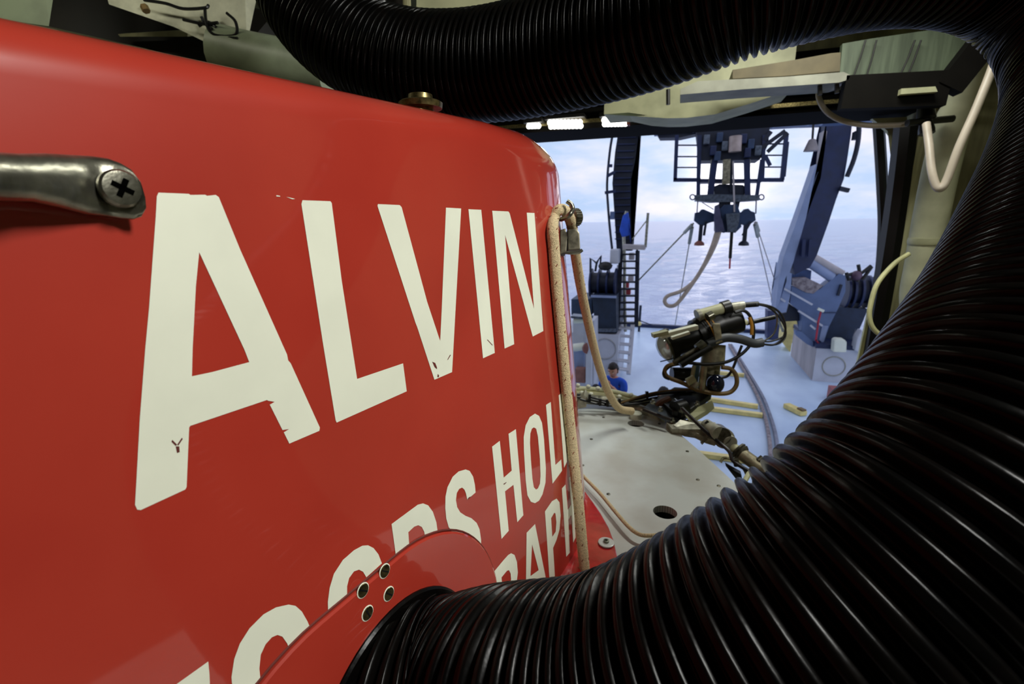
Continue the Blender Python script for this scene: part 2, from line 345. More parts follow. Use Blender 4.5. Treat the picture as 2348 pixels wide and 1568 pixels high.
bm = B(); box(bm, onY(1437, 272, 5.42), onY(1443, 285, 5.42) + V((0, 0.1, 0))); obj('end_cap', bm, mat('red_plastic', (150, 60, 50), 0.5), bpy.data.objects['light_fitting.001'])

# right bulkhead: lagged pipe, tubes, fittings
bm = B(); tube(bm, [W(x, y, d) for x, y, d in ((2275, 90, 3.3), (2222, 190, 3.5), (2172, 330, 3.7), (2138, 480, 3.85), (2116, 600, 3.95), (2103, 680, 4.0), (2112, 760, 4.05), (2130, 860, 4.1))],
    lambda t: 0.118 if 0.2 < t < 0.75 else (0.105 if t <= 0.2 else max(0.05, 0.118 - (t-0.75)*0.4)), 20, 8)
lg = obj('lagged_pipe', bm, mat('cream_pipe_lagging', (184, 184, 152), 0.75, var=0.1, scale=4, bump=0.5, bscale=5), smooth=True)
tag(lg, 'thick cream lagged pipe running down the right bulkhead', 'pipe')
bm = B(); lathe(bm, W(2126, 545, 3.9), W(2116, 600, 3.95) - W(2126, 545, 3.9), [(0, 0.122), (0.03, 0.127), (0.05, 0.122)], 20); obj('lagging_band', bm, CREAM, lg, smooth=True)
bm = B(); tube(bm, [W(x, y, d) for x, y, d in ((2310, 20, 3.0), (2284, 130, 3.05), (2242, 240, 3.1), (2200, 335, 3.15), (2174, 405, 3.2), (2160, 430, 3.22), (2147, 427, 3.24), (2136, 390, 3.26), (2130, 330, 3.3), (2124, 284, 3.35))], 0.025, 12, 8)
tag(obj('looped_tube', bm, PINKW, smooth=True), 'milky pinkish tube hanging in a narrow loop before the lagged pipe', 'tube')
bm = B(); tube(bm, [W(x, y, d) for x, y, d in ((1878, 195, 3.8), (1878, 225, 3.8), (1895, 255, 3.75), (1930, 276, 3.7), (1985, 287, 3.65), (2050, 287, 3.6), (2100, 281, 3.55))], 0.02, 12, 8)
tag(obj('white_tube', bm, PINKW, smooth=True), 'white tube curving from the cable tray across the door lintel', 'tube')
bm = B(); lathe(bm, W(2122, 228, 3.5), W(2124, 288, 3.5) - W(2122, 228, 3.5), [(0, 0.03), (0.05, 0.05), (0.14, 0.06), (0.15, 0.035), (0.22, 0.05), (0.25, 0.05)], 12); rod(bm, W(2080, 282, 3.5), W(2185, 272, 3.5), 0.025, 10)
tag(obj('black_valve', bm, BLACKP, smooth=True), 'black tee valve where the two pale tubes meet', 'valve')
bm = B(); tube(bm, [W(x, y, 3.6) for x, y in ((2084, 582), (2050, 605), (2012, 650), (1996, 700), (1994, 730), (2004, 755), (2030, 775), (2070, 800))], 0.017, 10, 8)
tag(obj('yellow_loop_cable', bm, YCABLE, smooth=True), 'pale yellow cable looping from lagged pipe past the dark jamb', 'cable')
for i, (p, dims, mt, lab) in enumerate((
    ((2235, 450), (0.05, 0.5, 0.22), CREAM, 'pale square bulkhead cabinet high beside the lagged pipe'),
    ((2205, 520), (0.05, 0.4, 0.05), mat('grey_trim', (120, 124, 100), 0.5), 'grey horizontal bulkhead rail beside the lagged pipe'),
    ((2188, 545), (0.06, 0.25, 0.10), WHITEP, 'small white bulkhead box low beside the lagged pipe'))):
    q = onX(p[0], p[1], 2.9); bm = B(); box(bm, q - V(dims)/2, q + V(dims)/2); bevel(bm, 0.008); tag(obj(['bulkhead_cabinet', 'bulkhead_rail', 'bulkhead_box'][i], bm, mt), lab, ['cabinet', 'rail', 'box'][i])
for i, (y, h_) in enumerate(((330, 0.1), (395, 0.06))):
    q = onX(2270, y, 2.92); bm = B(); box(bm, q + V((-0.04, -0.8, 0)), q + V((0.03, 0.8, h_))); tag(obj('bulkhead_stiffener', bm, CREAMD), ['upper', 'lower'][i] + ' cream horizontal stiffener on the right bulkhead', 'stiffener')

# ================================================================ submersible
SA = V((-0.54383381, 0.40341851, 3.93646545)); SH = V((0.19230025, 0.981226, -0.01470242)); SD = V((0.09005716, -0.03256422, -0.99540408)); SN = V((0.97719513, -0.19009239, 0.09462853))
def S(s, t, m=0): return SA + SH*s + SD*t + SN*m
def st(px, py):
    r = ray(px, py); k = (SA - CAM).dot(SN) / r.dot(SN); P = CAM + r*k
    return (P - SA).dot(SH), (P - SA).dot(SD)
SUB = thing('submersible', 'red and white crewed submersible filling the left half', 'submersible', (-0.75, 0.5, 0.0))
HH = V((SH.x, SH.y, 0)).normalized(); HNn = V((HH.y, -HH.x, 0))   # along the side, outward
# plan outline of the right side: (point, outward normal, s)
plan = []
for i in range(12): s = -1.3 + 2.26 * i / 11; plan.append((V((SA.x, SA.y, 0)) + HH*s, HNn.copy(), s))
p = plan[-1][0].copy(); ang = 0.0; s = plan[-1][2]; tip = math.radians(90) + math.atan2(HH.x, HH.y)
steps = 46
for i in range(1, steps + 1):
    a1 = tip * i / steps; r = 0.70 if a1 < 0.5 else (0.36 if a1 < 0.9 else 0.25)
    mid = (a1 + ang) / 2; dv = HH*math.cos(mid) - HNn*math.sin(mid); p = p + dv * r * (a1 - ang); s += r*(a1-ang); ang = a1
    plan.append((p.copy(), (HNn*math.cos(ang) + HH*math.sin(ang)), s))
xt = plan[-1][0].x
mir = [(V((2*xt - q.x, q.y, 0)), V((-n_.x, n_.y, 0)), s_) for q, n_, s_ in plan[:-1]][::-1]
full = plan + mir
def topT(s):
    s = min(max(s, -1.3), 1.25); base = -0.150 - 0.0667*s + (0.0 if s < 0.9 else (s-0.9)*0.10)
    fr = 0.06 if s < 0.7 else min(0.12, 0.06 + (s-0.7)*0.15)
    return base + 0.79*fr, fr
bm = B(); rows = []
NR = 30; NF = 8
for j in range(NR + 1):
    row = []
    for q, n_, s_ in full:
        t0, fr = topT(s_); t = 1.5 + (t0 - 1.5) * j / NR
        P = q + n_ * (0.0951*t); row.append(bm.verts.new((P.x, P.y, SA.z - 0.995*t - 0.0147*min(s_, 1.1))))
    rows.append(row)
for j in range(1, NF + 1):
    a = PI/2 * j / NF; row = []
    for q, n_, s_ in full:
        t0, fr = topT(s_); P = q + n_ * (0.0951*t0 - fr*(1 - math.cos(a)))
        row.append(bm.verts.new((P.x, P.y, SA.z - 0.995*t0 + fr*math.sin(a) - 0.0147*min(s_, 1.1))))
    rows.append(row)
for a, b2 in zip(rows, rows[1:]):
    for k in range(len(full)): bm.faces.new((a[k], a[(k+1) % len(full)], b2[(k+1) % len(full)], b2[k]))
# top cap: join mirrored vertices
top = rows[-1]; n = len(top)
for k in range(len(plan) - 1):
    a, b2 = top[k], top[k+1]; c, d = top[(n - 1 - k)], top[(n - 2 - k)]
    vs = []
    for v in (a, b2, d, c):
        if v not in vs: vs.append(v)
    if len(vs) >= 3:
        try: bm.faces.new(vs)
        except ValueError: pass
bmesh.ops.recalc_face_normals(bm, faces=bm.faces)
bvh = BVHTree.FromBMesh(bm)
SAIL = obj('sail', bm, RED, SUB, smooth=True, angle=0.9)
def hit(px, py, off=0.0):
    r = ray(px, py).normalized(); loc, nrm, idx, dist = bvh.ray_cast(CAM, r)
    if loc is None: return None
    if nrm.dot(r) > 0: nrm = -nrm
    return loc + nrm*off
def onsail(px, py, off):
    q = hit(px, py, off)
    return q if q is not None else S(*st(px, py), off)
def decal(name, outer, holes=(), m=WHITEP, off=0.0007, parent=SAIL):
    bm = B(); edges = []
    for loop in (outer,) + tuple(holes):
        vs = [bm.verts.new((x, y, 0)) for x, y in loop]
        edges += [bm.edges.new((vs[i], vs[(i+1) % len(vs)])) for i in range(len(vs))]
    bmesh.ops.triangle_fill(bm, edges=edges, use_beauty=True)
    xs = [x for x, y in outer]
    if max(xs) > 1180:
        x = min(xs) + 6
        while x < max(xs):
            bmesh.ops.bisect_plane(bm, geom=bm.verts[:] + bm.edges[:] + bm.faces[:], plane_co=(x, 0, 0), plane_no=(1, 0, 0)); x += 6
    for v in bm.verts:
        q = onsail(v.co.x, v.co.y, off); v.co = q
    return obj(name, bm, m, parent)
def z(o, s, pts): return [(x / s + o[0], y / s + o[1]) for x, y in pts]
decal('letter_a', [(362.9,441.7),(432,444.5),(436,447),(470,446.6),(474,449),(494,447),(501,452),(550.4,573),(657.6,813),(660,826),(666,833),(732.8,980),(731.5,987.5),(662.7,1016.8),(650,991),(662,983.5),(647,985.7),(618,927.6),(629,921),(614,918.6),(611.6,916.8),(435.6,976),(433,980),(427.2,1116),(424,1122),(322,1169),(314,1168),(309,1157),(320,960),(332.3,800),(341,708),(356.5,496.5),(359,450)],
      ([(456,578.2),(448.4,657),(441,800),(439.4,862.5),(485,853),(500,849),(570.8,830),(559,800)],))
decal('letter_l', [(693,459),(757,461.4),(760,465.7),(783,644),(818.2,868.6),(923.6,832.9),(932,897),(771.4,968.6),(769,964),(740.4,790.7),(690.4,467.5)])
decal('letter_v', [(866,467.9),(916,470.2),(920.4,475.2),(979,692.3),(1008.7,781.7),(1012,715.7),(1022,476),(1056.8,478),(1036,853),(995.5,870.6),(956,750),(952,740),(864.7,471.7)])
decal('letter_i', [(1073.5,479.6),(1102.9,481),(1134,809),(1107,821.3)])
decal('letter_n', z((850,440),3.409,[(948,147),(1075,153),(1085,168),(1275,915),(1218,162),(1278,165),(1348,1087),(1265,1130),(1048,335),(1120,1190),(1045,1224)]))
Z5 = ((850, 940), 3.734)
decal('letter_h', z(*Z5,[(1037,313),(1103,263),(1137,578),(1205,518),(1178,203),(1241,163),(1305,900),(1253,960),(1220,640),(1148,695),(1180,1033),(1118,1103)]))
decal('letter_o', z(*Z5,[(1405,30),(1440,50),(1465,110),(1482,250),(1498,500),(1495,620),(1470,720),(1440,775),(1405,797),(1370,785),(1340,730),(1325,600),(1310,350),(1308,230),(1325,130),(1360,60)]),
      (z(*Z5,[(1395,148),(1415,160),(1430,230),(1447,420),(1452,560),(1447,630),(1430,670),(1413,680),(1395,660),(1383,590),(1370,430),(1362,280),(1365,200),(1378,160)]),))
Z3 = ((1080, 880), 3.015)
decal('letter_l', z(*Z3,[(517,145),(550,125),(582,560),(622,522),(628,600),(562,690)]))
decal('letter_e', z(*Z3,[(605,80),(622,62),(655,30),(658,70),(634,100),(646,290),(672,262),(675,310),(650,335),(662,455),(690,415),(694,470),(642,580)]))
decal('letter_r', z(*Z5,[(1052,1385),(1130,1290),(1175,1240),(1200,1225),(1230,1240),(1250,1300),(1258,1390),(1250,1460),(1225,1520),(1270,1680),(1215,1720),(1185,1560),(1130,1600),(1140,1760),(1075,1800)]),
      (z(*Z5,[(1118,1432),(1165,1375),(1182,1370),(1196,1400),(1200,1450),(1185,1500),(1128,1540)]),))
decal('letter_a', z(*Z5,[(1333,1050),(1405,975),(1510,1500),(1462,1550),(1445,1450),(1375,1520),(1372,1640),(1325,1690)]), (z(*Z5,[(1380,1150),(1366,1420),(1436,1370)]),))
decal('letter_p', z(*Z5,[(1490,868),(1550,780),(1590,757),(1615,790),(1625,900),(1615,1020),(1590,1110),(1560,1180),(1570,1330),(1575,1420),(1530,1470),(1510,1150)]), (z(*Z5,[(1543,925),(1570,878),(1580,885),(1588,960),(1582,1040),(1553,1085)]),))
decal('letter_h', z(*Z3,[(627,722),(652,695),(668,870),(690,835),(676,650),(694,622),(722,1060),(705,1098),(692,905),(672,940),(683,1165),(657,1195)]))
decal('letter_s', z(*Z5,[(810,508),(845,520),(875,570),(890,640),(896,705),(825,768),(812,710),(800,680),(780,663),(755,675),(735,710),(728,770),(738,830),(765,875),(810,905),(860,925),(905,965),(930,1020),(943,1110),(942,1200),(918,1245),(860,1175),(850,1130),(820,1105),(760,1085),(705,1060),(665,1000),(645,930),(636,840),(638,740),(655,660),(700,570),(750,525)]))
decal('letter_d', z(*Z5,[(176,975),(400,810),(445,798),(490,815),(530,870),(560,960),(578,1090),(470,1115),(455,1040),(435,1000),(405,985),(370,998),(320,1045),(328,1170),(212,1236)]))
Z6 = ((380, 1130), 3.131)
decal('letter_o', z(*Z6,[(1450,375),(1490,395),(1525,440),(1550,505),(1438,605),(1415,565),(1385,550),(1350,562),(1315,610),(1300,670),(1300,735),(1165,892),(1162,780),(1175,680),(1205,580),(1270,480),(1350,410),(1410,378)]))
decal('letter_o', z(*Z6,[(880,800),(930,810),(975,850),(1015,920),(1045,990),(1056,1042),(918,1245),(900,1160),(870,1080),(835,1030),(800,1018),(760,1035),(715,1085),(680,1160),(670,1260),(690,1450),(480,1450),(470,1320),(490,1190),(530,1080),(600,970),(700,870),(790,820)]))
decal('letter_w', z(*Z6,[(303,1208),(312,1300),(318,1450),(-40,1450),(75,1371)]))
for q in ([(633,447.5),(641,449),(642,451),(633,450.5)], [(656,451.5),(666,453.5),(676,456),(670,457)]): decal('paint_fleck', q)
for q in ([(402,1023),(410,1023),(411,1036),(405,1038)], [(394,1008),(405,1019),(402,1022),(392,1012)], [(416,1003),(418,1006),(408,1021),(405,1019)],
          [(990,829),(997,832),(1001,842),(1001,846),(996,842)], [(1003,857),(1006,861),(1005,865),(1002,864)], [(1031,813),(1033,814),(1026,825),(1025,824)], [(1117,778),(1129,791),(1128,792),(1116,779)],
          z(*Z5,[(1132,632),(1160,615),(1158,622),(1140,638)]), z(*Z5,[(822,766),(838,745),(862,738),(840,756)])):
    decal('paint_chip', q, m=CHIP, off=0.0011)

# mounting plate round the hose outlet
cen = [(0.105, 0.905), (0.262, 0.905)]; R0 = 0.292
outl = [(0.262 + R0*math.cos(a), 0.905 + R0*math.sin(a)) for a in [(-90 + 5*k) * PI/180 for k in range(37)]] + [(0.09 + R0*math.cos(a), 0.905 + R0*math.sin(a)*1.0) for a in [(90 + 5*k) * PI/180 for k in range(37)]]
bm = B(); lo = [bm.verts.new(S(s, t, 0.0005)) for s, t in outl]; up_ = [bm.verts.new(S(s, t, 0.006)) for s, t in outl]
c0 = (0.19, 0.905); up2 = [bm.verts.new(S(s + (c0[0]-s)*0.012, t + (c0[1]-t)*0.012, 0.0085)) for s, t in outl]
for ra, rb in ((lo, up_), (up_, up2)):
    for k in range(len(outl)): bm.faces.new((ra[k], ra[(k+1) % len(outl)], rb[(k+1) % len(outl)], rb[k]))
bm.faces.new(up2)
MP = obj('mounting_plate', bm, RED, SUB, smooth=True, angle=0.5)
bm = B()
a_ = [S(c0[0] + (s-c0[0])*1.008, c0[1] + (t-c0[1])*1.008, 0.0012) for s, t in outl]
tube(bm, a_ + a_[:1], 0.0022, 6, 0, caps=False); obj('seam_sealant', bm, CHIP, SUB)
def screw(px, py, parent, r=0.011, off=0.0085, mt=BRASS, ang=0.9):
    s, t = st(px, py); c = S(s, t, off); 
    bm = B(); lathe(bm, c, SN, [(0, r*1.15), (0.0005, r*1.15), (0.001, r)], 20); obj('screw_surround', bm, WHITEP, parent)
    bm = B(); lathe(bm, c, SN, [(0.001, r), (0.002, r*0.95), (0.0016, 0.001)], 20); o = obj('screw', bm, mt, parent, smooth=True)
    bm = B(); dv = SH*math.cos(ang) + SD*math.sin(ang); beam(bm, c + SN*0.0018 - dv*r*0.85, c + SN*0.0018 + dv*r*0.85, 0.0022, 0.001, SN); obj('screw_slot', bm, BLACK, o) if False else obj('screw_slot', bm, BLACK, parent)
for x, y in ((873.5, 1306), (823.5, 1350), (883, 1358), (834, 1402)): screw(x, y, MP, ang=random.uniform(0.6, 1.4))

# grab handle at far left
prof = [(333, 452, .0, .0, .492), (327, 447, .014, .0035, .493), (312, 443, .0235, .0055, .493), (290, 439, .028, .007, .490), (262, 433, .0295, .008, .485), (225, 428, .0290, .009, .476), (180, 424, .0275, .0115, .460), (120, 414, .0235, .013, .435), (60, 408, .020, .014, .415), (0, 406, .0195, .015, .396), (-90, 400, .019, .015, .370), (-220, 395, .019, .015, .33)]
bm = B(); rings = []
for x, y, hw, ht, dd in prof:
    c = W(x, y, dd); rings.append([bm.verts.new(c + SD*max(hw, 1e-4)*math.copysign(abs(math.cos(2*PI*k/20))**0.9, math.cos(2*PI*k/20)) + SN*max(ht, 1e-4)*math.sin(2*PI*k/20)) for k in range(20)])
for a, b2 in zip(rings, rings[1:]):
    for k in range(20): bm.faces.new((a[k], a[(k+1) % 20], b2[(k+1) % 20], b2[k]))
bm.faces.new(rings[-1]); GH = obj('grab_handle', bm, STEEL, SUB, smooth=True, angle=1.2)
c = W(277, 432, .478); bm = B(); lathe(bm, c - SN*0.004, SN, [(0, 0.0185), (0.005, 0.0185), (0.0075, 0.0165), (0.0082, 0.012), (0.0082, 0.001)], 28); sc_ = obj('screw_head', bm, STEEL, GH, smooth=True)
for a in (0.5, 0.5 + PI/2):
    dv = SH*math.cos(a) + SD*math.sin(a); bm = B(); beam(bm, c + SN*0.0038 - dv*0.0098, c + SN*0.0038 + dv*0.0098, 0.0052, 0.002, SN); obj('screw_slot', bm, SLOT, GH)

# rope cleat: hook, knurled knob, clamp block
def pw(pts): return [W(*p) for p in pts]
CL = obj('clamp_block', bevel(prism(B(), pw([(1301, 526, 1.50), (1322, 524, 1.50), (1329, 534, 1.50), (1331, 572, 1.50), (1302, 574, 1.50)]), fwd*0.04), 0.003), DSTEEL, SUB)
obj('clamp_base', bevel(prism(B(), pw([(1284, 527, 1.49), (1297, 523, 1.49), (1301, 545, 1.49), (1299, 580, 1.49), (1284, 584, 1.49)]), fwd*0.05), 0.003), DSTEEL, SUB)
bm = B(); c = W(1310, 499, 1.52); ax = W(1334, 497, 1.54) - c; lathe(bm, c, ax, [(0, 0.020), (0.004, 0.026), (0.026, 0.026), (0.030, 0.022)], 24); KN = obj('knurled_knob', bm, DSTEEL, SUB, smooth=True)
for k in range(20):
    a = 2*PI*k/20; n1_ = ax.normalized().orthogonal().normalized(); n2_ = ax.normalized().cross(n1_); dv = (n1_*math.cos(a) + n2_*math.sin(a))*0.026
    bm = B(); rod(bm, c + dv + ax.normalized()*0.005, c + dv + ax.normalized()*0.025, 0.0022, 6); obj('knob_ridge', bm, DSTEEL, KN)
bm = B(); tube(bm, pw([(1286, 503, 1.43), (1297, 499, 1.40), (1307, 491, 1.39), (1313, 479, 1.40), (1309, 468, 1.40), (1300, 461, 1.40)]), 0.007, 12, 8); obj('hook', bm, STEEL, SUB, smooth=True)
bm = B(); tube(bm, pw([(1297, 579, 1.46), (1312, 580, 1.46), (1328, 578, 1.46), (1335, 573, 1.46)]), 0.005, 10, 6); obj('pin', bm, STEEL, SUB, smooth=True)

# rope over the hook
def rope(path, r, name, lab, n=10):
    ps = spline(path, n); L_ = 0; us = [0]
    # resample finely
    for a, b2 in zip(ps, ps[1:]): L_ += (b2 - a).length; us.append(L_)
    N_ = int(L_ / 0.0035); out = []; j = 0
    for i in range(N_ + 1):
        u = L_ * i / N_
        while j < len(us) - 2 and us[j+1] < u: j += 1
        f_ = (u - us[j]) / max(1e-9, us[j+1] - us[j]); out.append(ps[j].lerp(ps[j+1], f_))
    bm = B(); t0 = (out[1]-out[0]).normalized(); nrm = t0.orthogonal().normalized(); rings = []; seg = 28
    frames = []
    for i, p in enumerate(out):
        t = (out[min(i+1, N_)] - out[max(i-1, 0)]).normalized(); nrm = (nrm - t*nrm.dot(t)).normalized(); bn = t.cross(nrm); frames.append((p, nrm.copy(), bn.copy(), t))
        ring = []
        for k in range(seg):
            a = 2*PI*k/seg; u = i * 0.0035
            rr = r * (1 + 0.22*max(0.0, (i/N_ - 0.5)*2)) * (1 + 0.06*math.sin(7*a + u*2*PI/0.017) * math.sin(7*a - u*2*PI/0.017))
            ring.append(bm.verts.new(p + (nrm*math.cos(a) + bn*math.sin(a))*rr))
        rings.append(ring)
    for a, b2 in zip(rings, rings[1:]):
        for k in range(seg): bm.faces.new((a[k], a[(k+1) % seg], b2[(k+1) % seg], b2[k]))
    bm.faces.new(rings[0][::-1]); bm.faces.new(rings[-1])
    o = obj(name, bm, ROPE, smooth=True, angle=1.5); tag(o, lab, 'rope')
    fm = B(); i = 6
    while i < len(frames) - 4:
        for a0 in (0.4, 1.9, 3.5, 5.0):
            a = a0 + i*0.02; p, n_, b_, t_ = frames[i]; c = p + (n_*math.cos(a) + b_*math.sin(a))*r*1.03; dv = (t_*0.8 + (b_*math.cos(a) - n_*math.sin(a))*0.5).normalized()
            rod(fm, c - dv*0.004, c + dv*0.004, 0.0013, 5)
        i += 14
    fo = obj('rope_fleck', fm, ROPED, o); fo['kind'] = 'stuff'
    return o
dn = []
for x, y in ((1343, 1330), (1336, 1260), (1326, 1150), (1314, 1040), (1303, 940), (1293, 840), (1284, 740), (1276, 650), (1270, 570), (1267, 525)):
    q = hit(x - 4, y); d_ = (q - CAM).dot(fwd) if q else 1.5
    dn.append(W(x, y, min(d_, 1.56) - 0.035))
rp = dn + pw([(1270, 498, 1.42), (1281, 482, 1.42), (1295, 483, 1.45), (1306, 500, 1.49), (1313, 530, 1.56), (1319, 580, 1.62), (1332, 660, 1.80), (1352, 755, 2.05), (1375, 845, 2.32), (1398, 905, 2.52), (1420, 936, 2.62), (1450, 943, 2.66)])
rope(rp, 0.0165, 'braided_rope', 'thick tan braided rope looped over the hook on the red sail')
bm = B(); tube(bm, [onZ(x, y, 2.81) for x, y in ((1300, 1050), (1338, 1092), (1375, 1130), (1410, 1172), (1440, 1206), (1462, 1223), (1485, 1228), (1530, 1225))], 0.0075, 10, 6)
tag(obj('lashing_line', bm, ROPE, smooth=True), 'thin tan cord lying across the pale top plate', 'cord')

# forward top plate with two bores -----------------------------------------------------
ZP = 2.78
def plate_poly(outer, holes, z0, th):
    bm = B(); edges = []
    for loop in [outer] + holes:
        vs = [bm.verts.new((p.x, p.y, z0)) for p in loop]; edges += [bm.edges.new((vs[i], vs[(i+1) % len(vs)])) for i in range(len(vs))]
    bmesh.ops.triangle_fill(bm, edges=edges, use_beauty=True)
    g = bmesh.ops.extrude_face_region(bm, geom=bm.faces[:]); bmesh.ops.translate(bm, vec=(0, 0, -th), verts=[v for v in g['geom'] if isinstance(v, bmesh.types.BMVert)])
    return bm
outer = [onZ(x, y, ZP) for x, y in ((1250, 915), (1330, 923), (1400, 928), (1450, 935), (1490, 950), (1530, 972), (1565, 1000), (1600, 1030), (1640, 1066), (1690, 1112), (1760, 1178), (1850, 1270), (1950, 1380))] + [V((0.8, 0.6, ZP)), V((0.8, -1.2, ZP)), V((-1.9, -1.2, ZP)), V((-1.9, 1.6, ZP)), V((-1.2, 2.25, ZP))]
def hole(px, py, r, n=28):
    c = onZ(px, py, ZP); return [c + V((math.cos(2*PI*k/n)*r, math.sin(2*PI*k/n)*r, 0)) for k in range(n)], c
h1, c1 = hole(1458, 971, 0.046); h2, c2 = hole(1525, 1174, 0.046)
TP = obj('top_plate', plate_poly(outer, [h1, h2], ZP, 0.03), PLATE, SUB)
for c_, nm in ((c1, 'bore'), (c2, 'bore')):
    bm = B(); lathe(bm, c_ + V((0, 0, -0.001)), (0, 0, -1), [(0, 0.0462), (0.3, 0.0462), (0.3, 0.001)], 28)
    bmesh.ops.delete(bm, geom=[f for f in bm.faces if len(f.verts) > 4 and f.calc_center_median().z > ZP - 0.05], context='FACES'); obj(nm, bm, INNER, TP)
for x, y in ((1384, 957), (1512, 972), (1576, 1035), (1356, 1007), (1648, 1114), (1576, 1035), (1395, 1133), (1336, 1067), (1600, 1100)):
    bm = B(); lathe(bm, onZ(x, y, ZP), (0, 0, 1), [(0, 0.008), (0.002, 0.008), (0.003, 0.005)], 12); obj('rivet', bm, DSTEEL, TP)
bm = B(); lathe(bm, onZ(1458, 958, ZP), (0, 0, 1), [(0, 0.034), (0.03, 0.034), (0.035, 0.028)], 24); obj('boss', bm, WHITEP, TP, smooth=True)
# red foot fairing of the sail
pf = [onZ(x, y, 2.83) for x, y in ((1290, 1075), (1326, 1105), (1338, 1120), (1358, 1147), (1378, 1176), (1396, 1208), (1408, 1240), (1416, 1275), (1420, 1330), (1400, 1450), (1250, 1500), (1200, 1300))]
bm = B(); prism(bm, pf, (0, 0, -0.04)); bevel(bm, 0.006, 3); obj('sail_foot', bm, mat('wet_gloss_red', (176, 30, 34), 0.12, var=0.1, scale=20, coat=1.0, bump=0.1, bscale=30), SUB, smooth=True)
c = onZ(1390, 1245, 2.832); bm = B(); lathe(bm, c, (0, 0, 1), [(0, 0.027), (0.004, 0.027), (0.005, 0.024)], 28); obj('washer', bm, PLATE, SUB)
bm = B(); lathe(bm, c, (0, 0, 1), [(0.005, 0.0095), (0.012, 0.0095), (0.0125, 0.005), (0.007, 0.004)], 16); obj('bolt', bm, STEEL, SUB, smooth=True)
# hull under the plate
bm = B(); rings = []
for y, hw, z1 in ((1.95, 0.35, 2.4), (1.8, 0.6, 2.68), (1.3, 0.85, 2.74), (0.4, 1.05, 2.745), (-1.5, 1.15, 2.745), (-3.4, 0.9, 2.68), (-3.7, 0.4, 2.4)):
    z0 = 0.75 + (2.745 - z1)*0.8; cz = (z0 + z1)/2; hz = (z1 - z0)/2
    rings.append([bm.verts.new((-0.62 + hw*math.copysign(abs(math.cos(a))**0.5, math.cos(a)), y, cz + hz*math.copysign(abs(math.sin(a))**0.5, math.sin(a)))) for a in [2*PI*k/32 for k in range(32)]])
for a, b2 in zip(rings, rings[1:]):
    for k in range(32): bm.faces.new((a[k], a[(k+1) % 32], b2[(k+1) % 32], b2[k]))
bm.faces.new(rings[0][::-1]); bm.faces.new(rings[-1]); obj('hull', bm, PLATE, SUB, smooth=True)
for sx_ in (-1.3, 0.1):
    bm = B(); box(bm, (sx_ - 0.1, -2.6, 0), (sx_ + 0.1, 1.2, 1.0)); obj('cradle_runner', bm, NAVY, SUB)

# cap on the sail top beneath the hose
bm = B(); c = W(965, 244, 1.14); lathe(bm, c + V((0, 0, -0.05)), (0, 0, 1), [(0, 0.03), (0.045, 0.03), (0.045, 0.050), (0.057, 0.052), (0.060, 0.047), (0.061, 0.03), (0.075, 0.028), (0.077, 0.01)], 28); obj('sail_top_cap', bm, BRASS, SUB, smooth=True)

# ================================================================ corrugated hose
HD = 0.36; K = HD / 0.275
fc = S(0.235, 0.885, 0.0)
path = [S(0.222, 0.90, -0.01), S(0.225, 0.897, 0.04), S(0.24, 0.893, 0.085), S(0.285, 0.885, 0.125)] + [W(*q) for q in (
    (1200, 1615, .765), (1400, 1632, .69), (1620, 1570, .62), (1850, 1456, .575), (2065, 1312, .552), (2255, 1120, .56), (2385, 905, .605), (2458, 716, .69), (2510, 508, .81), (2545, 335, .94))] + [W(x, y, d*K) for x, y, d in (
    (2560, 160, .80), (2500, 0, .85), (2350, -115, .87),
    (2120, -142, .87), (1900, -104, .89), (1700, -40, .94), (1500, 50, 1.05), (1300, 115, 1.18), (1130, 152, 1.28), (1000, 157, 1.33), (895, 140, 1.36), (790, 90, 1.38), (715, 15, 1.40), (668, -90, 1.42), (640, -260, 1.42))]
ps = spline(path, 24)
# even spacing, then smooth
SMOOTH = 55
cum = [0.0]
for a, b2 in zip(ps, ps[1:]): cum.append(cum[-1] + (b2-a).length)
ev = []; j = 0
for i in range(int(cum[-1]/0.012) + 1):
    u = i*0.012
    while j < len(cum)-2 and cum[j+1] < u: j += 1
    ev.append(ps[j].lerp(ps[j+1], (u-cum[j])/(cum[j+1]-cum[j])))
ps = ev
for _ in range(SMOOTH): ps = [ps[0]] + [(ps[i-1] + ps[i]*2 + ps[i+1]) / 4 for i in range(1, len(ps)-1)] + [ps[-1]]
us = [0.0]
for a, b2 in zip(ps, ps[1:]): us.append(us[-1] + (b2-a).length)
Lh = us[-1]; PITCH = 0.0255; per = 10; Nh = int(Lh / PITCH * per); seg = 84
profr = [0.0, 0.35, 0.78, 0.97, 0.90, 1.0, 0.93, 0.72, 0.30, 0.02]     # rib crest with two fine grooves
import numpy as np
pr = np.array(profr); Pn = np.zeros((Nh + 1, seg, 3)); j = 0; nrm = None; 
th = np.arange(seg) / seg * 2*PI
